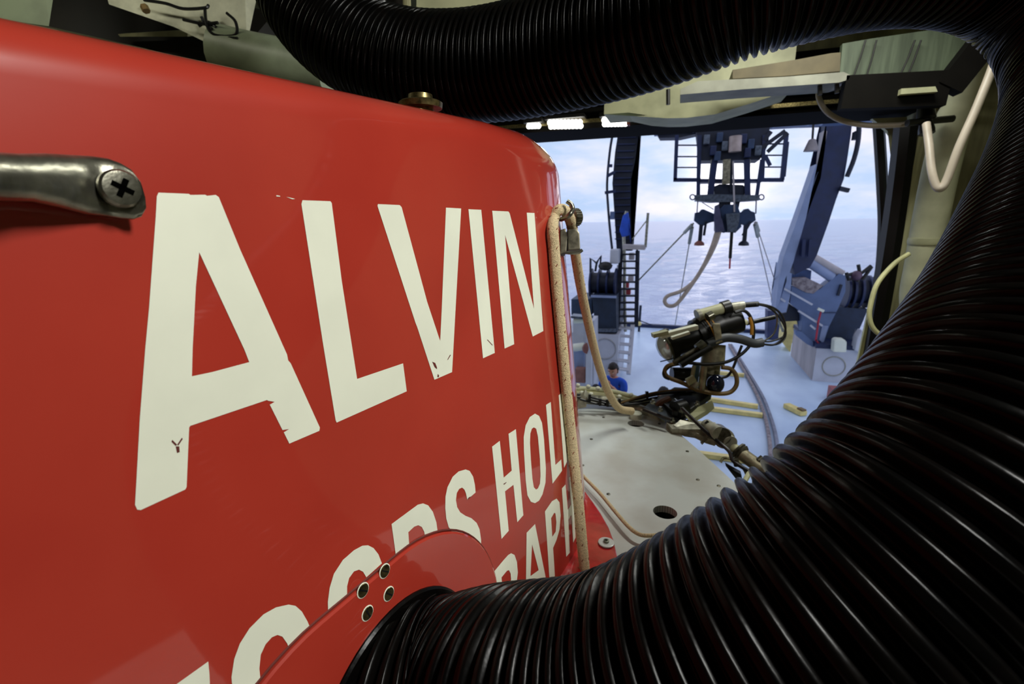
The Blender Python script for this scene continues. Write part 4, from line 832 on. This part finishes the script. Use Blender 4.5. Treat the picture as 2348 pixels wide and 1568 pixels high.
def ladder(name, lab, bl, br, tl, tr, Y0, Y1, n, m, rm, w_=0.06, tread=0.12):
    t = thing(name, lab, 'ladder', onZ(bl[0], bl[1], 0)); a0, a1 = onY(*bl, Y0), onY(*br, Y0); b0, b1 = onY(*tl, Y1), onY(*tr, Y1)
    for p, q in ((a0, b0), (a1, b1)):
        bm = B(); beam(bm, p, q, w_, 0.1, (1, 0, 0)); obj('stringer', bm, m, t)
    for i in range(n):
        f_ = (i + 0.5) / n; bm = B(); beam(bm, a0.lerp(b0, f_), a1.lerp(b1, f_), tread, 0.035); obj('rung', bm, rm, t)
ladder('white_ladder', 'white step ladder at the foot of the left gantry leg', (1402, 852), (1441, 858), (1408, 742), (1451, 744), 11.4, 12.2, 6, WHITEB, WHITEB, 0.09, 0.2)
ladder('navy_ladder', 'dark navy ladder climbing the left gantry leg above the white ladder', (1416, 748), (1459, 748), (1424, 575), (1462, 575), 12.2, 12.5, 11, NAVYD, NAVYD, 0.05, 0.16)
bm = B(); tube(bm, [onY(x, y, 12.45) for x, y in ((1434, 760), (1432, 680), (1432, 600), (1430, 520), (1437, 484))], 0.04, 8, 3); tag(obj('ladder_post', bm, GREYC, smooth=True), 'grey handrail post rising beside the navy ladder', 'post')
GP = thing('ladder_platform', 'small grey platform with handrail beside the left gantry leg', 'platform', onY(1457, 570, 12.2))
yb('platform_deck', (1430, 565), (1480, 567), 0.5, TANP, 12.2, 0.10, GP); yb('corner_post', (1480, 567), (1486, 488), 0.06, GREYC, 12.2, parent=GP); yb('rail', (1484, 504), (1450, 548), 0.025, GREYC, 12.2, parent=GP); yb('support', (1461, 568), (1461, 600), 0.05, NAVYD, 12.2, parent=GP)
bm = B(); box(bm, onY(1399, 572, 12.0), onY(1418, 605, 12.0) + V((0, 0.4, 0))); bevel(bm, 0.03); tag(obj('grey_canister', bm, WHITEB), 'pale grey box above the left winch beside the leg', 'box')
bm = B(); prismY(bm, [(1428, 494), (1440, 486), (1444, 520), (1442, 540), (1426, 544), (1420, 528)], 12.3, 0.15); bevel(bm, 0.03); tag(obj('blue_tarp', bm, BLUET), 'bright blue cloth bundle hung on the left gantry leg', 'tarp')
for i, (x, y) in enumerate(((1436, 655), (1440, 670))):
    bm = B(); c = onY(x, y, 13.0); box(bm, c - V((0.06, 0, 0.06)), c + V((0.06, 0.2, 0.07))); tag(obj('red_fixture', bm, mat('red_fixture%d' % i, (170, 60, 64), 0.6)), ['upper', 'lower'][i] + ' red box seen between the navy ladder rungs', 'box')
for i, (x, y, m_) in enumerate(((1420, 615, WHITEB), (1424, 640, TANP), (1421, 668, WHITEB), (1422, 700, WHITEB), (1425, 725, TANP), (1448, 588, TANP), (1446, 640, TANP))):
    bm = B(); c = onY(x, y, 13.2); box(bm, c - V((0.07, 0, 0.09)), c + V((0.07, 0.2, 0.09))); bevel(bm, 0.02)
    tag(obj('stowed_box', bm, m_), ('highest white box behind left side of the navy ladder', 'tan box second down behind left side of the navy ladder', 'white box beside the lower red box, left of the navy ladder', 'white box just above the foot of the navy ladder', 'tan box at the foot of the navy ladder', 'tan box under the small grey platform', 'tan box just above the two red boxes')[i], 'box', 'boxes behind the ladders')
bm = B(); beam(bm, onY(1469, 700, onZ(1465, 760, 0).y), onZ(1465, 760, 0), 0.08); st_ = tag(obj('rail_stanchion', bm, NAVYD), 'short dark stanchion with a yellow cap right of the navy ladder', 'post')
bm = B(); ball(bm, onY(1466, 742, onZ(1465, 760, 0).y - 0.1), 0.08, seg=8); obj('yellow_cap', bm, YELLOW, st_)
bm = B(); tube(bm, [onY(1467, 735, 17.6), onY(1520, 752, 17.8), onY(1600, 758, 18.2)], 0.02, 6, 3); tag(obj('guard_wire', bm, NAVYD), 'thin dark guard wire sagging from the stanchion toward the stern', 'wire')
# machinery between sail and left pedestal
HM = thing('hydraulic_unit', 'grey and cyan hydraulic unit with brown handwheel beside the sail edge', 'machine', onZ(1330, 880, 0))
yo('cabinet', [(1314, 735), (1362, 735), (1362, 900), (1314, 900)], 10.5, 0.6, WHITEB, HM); yo('cyan_panel', [(1316, 800), (1340, 800), (1338, 850), (1316, 850)], 10.4, 0.1, BLUEL, HM)
bm = B(); rod(bm, onY(1316, 797, 10.3), onY(1340, 794, 10.3), 0.09, 16); obj('cylinder', bm, WHITEP, HM, smooth=True); bm = B(); rod(bm, onY(1316, 735, 10.3), onY(1350, 733, 10.3), 0.07, 16); obj('top_drum', bm, WHITEP, HM, smooth=True)
bm = B(); lathe(bm, onY(1345, 797, 10.2), (1, -1, 0), [(0, 0.04), (0.02, 0.13), (0.06, 0.13), (0.08, 0.03)], 16); obj('handwheel', bm, mat('brown_red', (120, 70, 60), 0.6), HM, smooth=True)
yb('white_post', (1352, 735), (1350, 880), 0.12, WHITEB, 10.2, parent=HM); yb('shelf', (1312, 724), (1358, 728), 0.3, SLATE, 10.3, 0.05, parent=HM)
bm = B(); c = onY(1330, 862, 10.2); box(bm, c - V((0.12, 0, 0.17)), c + V((0.12, 0.2, 0.17))); bevel(bm, 0.03); obj('rusty_motor', bm, mat('brown_motor', (140, 96, 84), 0.7), HM)

# right side: pedestal, jacking bracket, cylinders, winch
RP = thing('right_pedestal', 'off white pedestal box with a round outline, right side of deck', 'pedestal', onZ(1862, 900, 0))
q0 = onZ(1862, 873, 0); q1 = onY(1862, 797, q0.y); YP = q0.y; xr = onY(1972, 850, YP).x; ql = onZ(1800, 790, 0)
bm = B(); box(bm, (q0.x, YP, 0), (xr, YP + 2.4, q1.z)); obj('pedestal_body', bm, WHITEB, RP)
bm = B(); box(bm, (q0.x - 0.03, YP - 0.02, q1.z), (xr, YP + 2.4, q1.z + 0.10)); obj('top_slab', bm, NAVY, RP)
cc = onY(1912, 840, YP - 0.01); bm = B(); tube(bm, [cc + V((math.cos(a)*0.24, 0, math.sin(a)*0.24)) for a in [2*PI*k/28 for k in range(29)]], 0.012, 6, 0, caps=False); obj('round_outline', bm, mat('outline_tan', (160, 156, 140), 0.6), RP)
bm = B(); box(bm, (q0.x - 0.01, YP + 0.02, 0.02), (q0.x + 0.0, YP + 2.38, q1.z)); obj('tan_side', bm, TANP, RP)  # left side face in a duller tan than the front
ZO = (1750, 540); ZS = 4.357
def zz(pts): return z(ZO, ZS, pts)
bm = B(); prismY(bm, zz([(712, 1050), (740, 1036), (815, 1042), (836, 1062), (832, 1168), (702, 1165)]), YP - 0.3, 0.25); bevel(bm, 0.02); tag(obj('white_box_lamp', bm, WHITEP), 'small white rounded box on the front edge of the right pedestal', 'box')
JB = thing('gantry_foot', 'blue grey jacking bracket at the foot of the right gantry leg', 'bracket', onY(1850, 760, YP + 0.4))
Yj = YP + 0.3
yo('bracket_web', zz([(285, 500), (430, 575), (560, 540), (760, 380), (820, 400), (822, 560), (740, 745), (660, 905), (600, 1080), (560, 1095), (500, 1065), (385, 960), (380, 800), (350, 745), (270, 680)]), Yj, 0.35, BLUEG, JB)
yo('rear_block', zz([(760, 715), (1045, 735), (1000, 850), (950, 960), (905, 1150), (490, 1125), (590, 1085), (660, 900)]), Yj + 0.4, 0.8, mat('slate_navy_c', (28, 42, 66), 0.6), JB)
yo('foot_casting', zz([(165, 280), (290, 300), (285, 400), (270, 600), (230, 765), (150, 775), (112, 690), (118, 590), (160, 480)]), Yj - 0.1, 0.5, BLUEL, JB)
yo('hinge_block', zz([(268, 320), (400, 340), (482, 350), (475, 440), (300, 430), (268, 400)]), Yj + 0.2, 0.5, mat('blue_hinge', (44, 72, 120), 0.5), JB)
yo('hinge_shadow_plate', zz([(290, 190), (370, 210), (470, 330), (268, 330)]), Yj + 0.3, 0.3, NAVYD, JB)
yo('rusty_web', zz([(288, 430), (430, 420), (600, 500), (500, 580), (430, 570), (290, 500)]), Yj - 0.02, 0.3, RUST, JB)
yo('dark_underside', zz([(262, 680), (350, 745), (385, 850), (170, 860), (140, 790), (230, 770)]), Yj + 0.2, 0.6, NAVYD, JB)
yo('pedestal_wedge', zz([(318, 950), (385, 960), (500, 1065), (500, 1115), (430, 1080), (330, 1000)]), Yj - 0.1, 0.2, BLUEG, JB)
yo('lower_gusset', zz([(590, 900), (650, 905), (600, 1080), (560, 1040)]), Yj - 0.05, 0.1, BLUEL, JB)
for a, b in (((165, 505), (490, 690)), ((350, 750), (590, 900)), ((470, 895), (520, 935)), ((130, 600), (220, 660))):
    pa, pb = zz([a, b]); yb('pale_guide_bar', pa, pb, 0.045, WHITEB, Yj - 0.15, parent=JB)
for a, b in (((580, 745), (545, 880)), ((550, 870), (525, 1050)), ((525, 1040), (560, 1085))):
    pa, pb = zz([a, b]); yb('red_strap', pa, pb, 0.035, REDB, Yj - 0.2, parent=JB)
pa = zz([(545, 730), (605, 755)]); yb('strap_buckle', pa[0], pa[1], 0.06, WHITEP, Yj - 0.22, parent=JB)
pa = zz([(600, 770), (730, 770)]); yb('dark_seam', pa[0], pa[1], 0.02, NAVY, Yj - 0.04, parent=JB)
pa = zz([(780, 490), (745, 600)]); yb('slot', pa[0], pa[1], 0.05, NAVYD, Yj - 0.04, parent=JB)
for a, b, r_, m_ in (((455, 262), (690, 420), 0.115, BLUEL), ((500, 215), (790, 385), 0.09, TANP), ((385, 215), (460, 270), 0.12, WHITEB)):
    pa, pb = zz([a, b]); bm = B(); rod(bm, onY(*pa, Yj + 0.1), onY(*pb, Yj + 0.1), r_, 18); obj('hydraulic_ram', bm, m_, JB, smooth=True)
for x0 in (400, 465):
    pa, pb = zz([(x0 + 8, 40), (x0 - 5, 210)]); yb('ram_lug', pa, pb, 0.06, NAVY, 11.9, parent=JB)
RW = thing('right_winch', 'dark blue drum winch partly behind the black door jamb', 'winch', onY(1980, 690, YP + 0.8))
ca, cb = onY(*zz([(820, 560)])[0], YP + 0.9), onY(*zz([(1120, 560)])[0], YP + 0.9)
bm = B(); rod(bm, ca, cb, 0.28, 24); obj('drum', bm, NAVYD, RW, smooth=True)
for f_ in (0, 0.2, 0.45, 0.72, 1.0):
    bm = B(); c = ca.lerp(cb, f_); rod(bm, c - V((0.025, 0, 0)), c + V((0.025, 0, 0)), 0.40, 28); obj('drum_flange', bm, NAVY, RW)
bm = B()
for pts in (((820, 400), (900, 380), (990, 370), (1080, 300)), ((950, 290), (965, 380), (940, 460)), ((990, 440), (1085, 310)), ((830, 370), (850, 440), (930, 420))):
    tube(bm, [onY(*q, YP + 0.5) for q in zz(pts)], 0.04, 8, 0)
obj('guide_frame', bm, DARKB, RW)
bm = B(); ball(bm, onY(*zz([(930, 400)])[0], YP + 0.5), 0.12, seg=10); obj('winch_motor', bm, mat('plum_motor', (86, 60, 78), 0.5), RW, smooth=True)
YLK = onZ(1812, 806, 0).y
yc = thing('yellow_locker', 'yellow deck locker at the left foot of the right pedestal', 'locker', onZ(1810, 800, 0))
yo('locker_body', zz([(215, 850), (390, 852), (395, 950), (320, 950), (285, 1080), (270, 1170), (190, 1060)]), YLK, 0.6, YELLOW, yc)
yo('locker_label', zz([(300, 905), (370, 905), (370, 925), (300, 925)]), YLK - 0.02, 0.02, BROWNC, yc)
bm = B(); prismY(bm, zz([(45, 750), (130, 760), (195, 830), (190, 1030), (100, 1040), (40, 1035)]), onZ(1760, 779, 0).y, 0.5); tag(obj('dark_bollard_box', bm, mat('plum_navy', (50, 56, 92), 0.6)), 'dark plum box at the stern left of the yellow locker', 'box')
bm = B(); beam(bm, onY(*zz([(130, 790)])[0], YP + 1.1), onY(*zz([(200, 960)])[0], YP + 1.1), 0.06); tag(obj('grey_pole', bm, GREYC), 'short grey pole leaning beside the yellow locker', 'pole')
bm = B(); prismY(bm, zz([(985, 950), (1020, 960), (1000, 1180), (915, 1150), (940, 1020)]), YP - 0.2, 0.3); bevel(bm, 0.03); tag(obj('white_sack', bm, WHITEB), 'white sack wedged beside the black door jamb', 'sack')

# things on the deck
def onD(pts, z_=0.03): return [onZ(x, y, z_) for x, y in pts]
for i, (off, lab) in enumerate(((0, 'brown hose line curving along the deck, inner of two'), (16, 'grey hose line curving along the deck, outer of two'))):
    bm = B(); tube(bm, onD([(1672 + off*0.3, 790), (1692 + off*0.4, 825), (1715 + off*0.5, 865), (1738 + off*0.7, 910), (1754 + off*0.8, 955), (1763 + off, 1000), (1767 + off, 1050), (1766 + off, 1120)], 0.05), 0.035, 8, 8); tag(obj('deck_hose', bm, (RUST, mat('grey_deck_hose', (120, 124, 140), 0.6))[i], smooth=True), lab, 'hose')
for i, (a, b, lab) in enumerate((((1560, 905), (1738, 932), 'yellow deck rail crossing to the hose lines, upper of pair'), ((1560, 928), (1748, 952), 'yellow deck rail crossing to the hose lines, lower of pair'), ((1560, 1035), (1766, 1062), 'nearest yellow deck rail below the manipulator arm'), ((1600, 850), (1706, 860), 'farthest short yellow deck rail behind the camera cables'))):
    bm = B(); beam(bm, onZ(a[0], a[1], 0.05), onZ(b[0], b[1], 0.05), 0.11, 0.08); tag(obj('yellow_rail', bm, YELLOW), lab, 'rail')
bm = B(); c = onZ(1822, 945, 0.0); beam(bm, c + V((-0.12, 0.22, 0.06)), c + V((0.12, -0.2, 0.06)), 0.16, 0.10); bevel(bm, 0.02); o_ = tag(obj('yellow_wedge', bm, YELLOW), 'small yellow wheel chock lying alone on the deck', 'chock')
bm = B(); beam(bm, c + V((0.05, -0.08, 0.13)), c + V((0.12, -0.2, 0.13)), 0.10, 0.03); obj('worn_end', bm, BROWNC, o_)
bm = B(); c = onZ(1925, 925, 0.0); box(bm, c + V((-0.15, 0, 0)), c + V((0.3, 0.4, 0.28))); bevel(bm, 0.02); tag(obj('red_crate', bm, mat('faded_red_plastic', (150, 84, 84), 0.6)), 'faded red crate on deck just beyond the black hose', 'crate')

# ================================================================ people
def skin_mesh(name, verts, edges, radii, m, parent, root=0, sub=2):
    me = bpy.data.meshes.new(name); me.from_pydata([tuple(v) for v in verts], edges, []); o = bpy.data.objects.new(name, me); COL.objects.link(o)
    md = o.modifiers.new('skin', 'SKIN'); md.use_smooth_shade = True
    for i, r_ in enumerate(radii):
        me.skin_vertices[0].data[i].radius = (r_, r_) if not isinstance(r_, tuple) else r_; me.skin_vertices[0].data[i].use_root = (i == root)
    sd = o.modifiers.new('sub', 'SUBSURF'); sd.levels = sub; sd.render_levels = sub
    me.materials.append(m); o.parent = parent; return o
def person(lab, loc, rz, shirt, hair, face_hand=True, scale=1.0):
    P = thing('person', lab, 'person', loc); P.rotation_euler = (0, 0, rz); P.scale = (scale,)*3
    # facing -Y in local space
    J = dict(pel=(0, 0.02, 0.95), waist=(0, 0.0, 1.08), chest=(0, -0.01, 1.28), neckb=(0, 0.0, 1.44), neck=(0, -0.025, 1.50),
             shL=(-0.17, 0.0, 1.41), shR=(0.17, 0.0, 1.41), hipL=(-0.09, 0.02, 0.90), hipR=(0.09, 0.02, 0.90), knL=(-0.11, -0.01, 0.50), knR=(0.11, -0.01, 0.50), anL=(-0.12, 0.04, 0.09), anR=(0.12, 0.04, 0.09), toL=(-0.14, -0.12, 0.04), toR=(0.14, -0.12, 0.04))
    if face_hand:
        J.update(elL=(-0.23, -0.08, 1.15), wrL=(-0.05, -0.22, 1.22), elR=(0.22, -0.12, 1.17), wrR=(0.055, -0.235, 1.40))
    else:
        J.update(elL=(-0.24, 0.0, 1.13), wrL=(-0.24, -0.06, 0.88), elR=(0.24, 0.0, 1.13), wrR=(0.24, -0.06, 0.88))
    def body(keys, eds, rad, nm, m, root): 
        ks = list(keys); return skin_mesh(nm, [J[k] for k in ks], [(ks.index(a), ks.index(b)) for a, b in eds], [rad[k] for k in ks], m, P, ks.index(root))
    rad = dict(pel=(0.15, 0.11), waist=(0.135, 0.10), chest=(0.155, 0.11), neckb=(0.07, 0.065), neck=(0.052, 0.055), shL=0.062, shR=0.062, elL=0.042, elR=0.042, wrL=0.029, wrR=0.029, hipL=0.085, hipR=0.085, knL=0.056, knR=0.056, anL=0.04, anR=0.04, toL=0.035, toR=0.035)
    body(['pel', 'waist', 'chest', 'neckb', 'neck', 'shL', 'shR', 'elL', 'elR', 'wrL', 'wrR', 'hipL', 'hipR', 'knL', 'knR', 'anL', 'anR', 'toL', 'toR'],
         [('pel', 'waist'), ('waist', 'chest'), ('chest', 'neckb'), ('neckb', 'neck'), ('neckb', 'shL'), ('neckb', 'shR'), ('shL', 'elL'), ('shR', 'elR'), ('elL', 'wrL'), ('elR', 'wrR'), ('pel', 'hipL'), ('pel', 'hipR'), ('hipL', 'knL'), ('hipR', 'knR'), ('knL', 'anL'), ('knR', 'anR'), ('anL', 'toL'), ('anR', 'toR')], rad, 'body', SKIN, 'pel')
    # head with face
    hc = V((0, -0.045, 1.615)); bm = B(); bmesh.ops.create_uvsphere(bm, u_segments=28, v_segments=20, radius=1.0)
    tilt = Matrix.Rotation(0.38, 4, 'X')
    for v in bm.verts:
        x, y, z_ = v.co; w_ = 0.078 * (1 - 0.20*max(0, -z_)); v.co = V((x*w_, y*0.098*(1 - 0.10*max(0, -z_)), z_*0.122))
        if y < -0.5 and -0.55 < z_ < 0.05 and abs(x) < 0.2: v.co.y -= 0.020 * (1 - abs(x)/0.2) * (1 - abs(z_ + 0.2)/0.4 if abs(z_+0.2) < 0.4 else 0)
        if y < -0.3 and z_ < -0.75: v.co.y -= 0.012
    T = Matrix.Translation(hc) @ tilt
    bm.transform(T); hd_ = obj('head', bm, SKIN, None, smooth=True, angle=3); hd_.parent = P
    for sx_ in (-1, 1):
        bm = B(); ball(bm, (sx_*0.03, -0.084, 0.012), 0.012, (1.2, 0.7, 0.8), 10); bm.transform(T); e_ = obj('eye', bm, WHITEP, None, smooth=True); e_.parent = hd_
        bm = B(); beam(bm, V((sx_*0.014, -0.095, 0.034)), V((sx_*0.048, -0.083, 0.034)), 0.008, 0.006); bm.transform(T); e_ = obj('eyebrow', bm, hair, None); e_.parent = hd_
        bm = B(); ball(bm, (sx_*0.079, 0.006, -0.01), 0.028, (0.3, 0.7, 1.15), 12); bm.transform(T); e_ = obj('ear', bm, SKIN, None, smooth=True); e_.parent = hd_
    bm = B(); beam(bm, V((-0.024, -0.087, -0.060)), V((0.024, -0.087, -0.060)), 0.010, 0.007); bm.transform(T); e_ = obj('mouth', bm, mat('lips', (150, 88, 80), 0.5), None); e_.parent = hd_
    bm = B(); bmesh.ops.create_uvsphere(bm, u_segments=28, v_segments=20, radius=1.0)
    for v in bm.verts:
        x, y, z_ = v.co; nz = 0.006*math.sin(19*x + 7*y)*math.cos(17*z_); v.co = V((x*(0.086 + nz), y*(0.104 + nz) + 0.006, z_*(0.126 + nz) + 0.010))
    bmesh.ops.delete(bm, geom=[v for v in bm.verts if (v.co.y < -0.035 and v.co.z < 0.062) or v.co.z < -0.05], context='VERTS')
    g = bmesh.ops.solidify(bm, geom=bm.faces[:], thickness=0.008); bm.transform(T); h_ = obj('hair', bm, hair, None, smooth=True, angle=3); h_.parent = P
    # hands
    for sd_, wk in ((-1, 'wrL'), (1, 'wrR')):
        wv = V(J[wk]); el = V(J['el' + wk[-1]]); dv = (wv - el).normalized()
        sidev = dv.cross(V((0, 1, 0))).normalized(); palmn = dv.cross(sidev)
        vs = [wv - dv*0.02, wv + dv*0.03, wv + dv*0.075]; es = [(0, 1), (1, 2)]; rr = [(0.026, 0.02), (0.034, 0.018), (0.038, 0.014)]
        for k, (so, ln) in enumerate(((-0.028, 0.066), (-0.010, 0.078), (0.010, 0.074), (0.027, 0.056))):
            b0 = len(vs); vs += [wv + dv*0.085 + sidev*so, wv + dv*(0.085 + ln*0.55) + sidev*so*1.1 + palmn*0.010, wv + dv*(0.085 + ln*0.9) + sidev*so*1.1 + palmn*0.030]; rr += [0.0095, 0.0085, 0.007]; es += [(2, b0), (b0, b0+1), (b0+1, b0+2)]
        b0 = len(vs); vs += [wv + dv*0.045 + sidev*0.040*sd_ + palmn*0.012, wv + dv*0.085 + sidev*0.050*sd_ + palmn*0.028]; rr += [0.011, 0.008]; es += [(1, b0), (b0, b0+1)]
        skin_mesh('hand', vs, es, rr, SKIN, P, 1, 1)
    # clothes
    rs = {k: (tuple(q + 0.014 for q in r_) if isinstance(r_, tuple) else r_ + 0.016) for k, r_ in rad.items()}
    J['slL'] = tuple(V(J['shL']).lerp(V(J['elL']), 0.62)); J['slR'] = tuple(V(J['shR']).lerp(V(J['elR']), 0.62)); rs['slL'] = rs['slR'] = 0.064; rs['neckb'] = (0.085, 0.075)
    body(['pel', 'waist', 'chest', 'neckb', 'shL', 'shR', 'slL', 'slR'], [('pel', 'waist'), ('waist', 'chest'), ('chest', 'neckb'), ('neckb', 'shL'), ('neckb', 'shR'), ('shL', 'slL'), ('shR', 'slR')], rs, 't_shirt', shirt, 'pel')
    J['tpel'] = (0, 0.02, 0.97); rs['tpel'] = (0.165, 0.125)
    body(['tpel', 'hipL', 'hipR', 'knL', 'knR', 'anL', 'anR'], [('tpel', 'hipL'), ('tpel', 'hipR'), ('hipL', 'knL'), ('hipR', 'knR'), ('knL', 'anL'), ('knR', 'anR')], {**rs, 'anL': 0.06, 'anR': 0.06}, 'trousers', TROUS, 'tpel')
    for s_ in (-1, 1):
        bm = B(); ball(bm, (s_*0.13, -0.04, 0.05), 0.055, (0.95, 2.4, 0.9), 14); o_ = obj('boot', bm, SHOE, None, smooth=True); o_.parent = P
    return P
hp = onY(1409, 830, 7.5)
person('person in a royal blue t-shirt standing on deck, hand raised to the chin', (hp.x, 7.5, 0), -0.25, SHIRT, HAIR, True, 0.985)
hp = onY(1366, 879, 6.75); person('person in dark clothes, only hair seen over the cream ring frame', (hp.x, 6.75, 0), 0.3, TROUS, mat('black_hair', (30, 28, 34), 0.8), False, hp.z / 1.745)
hp = onY(1521, 884, 6.75); person('person whose hair just shows behind the black cable bundle', (hp.x, 6.75, 0), 0.2, TROUS, mat('black_hair_b', (40, 38, 46), 0.8), False, hp.z / 1.745)
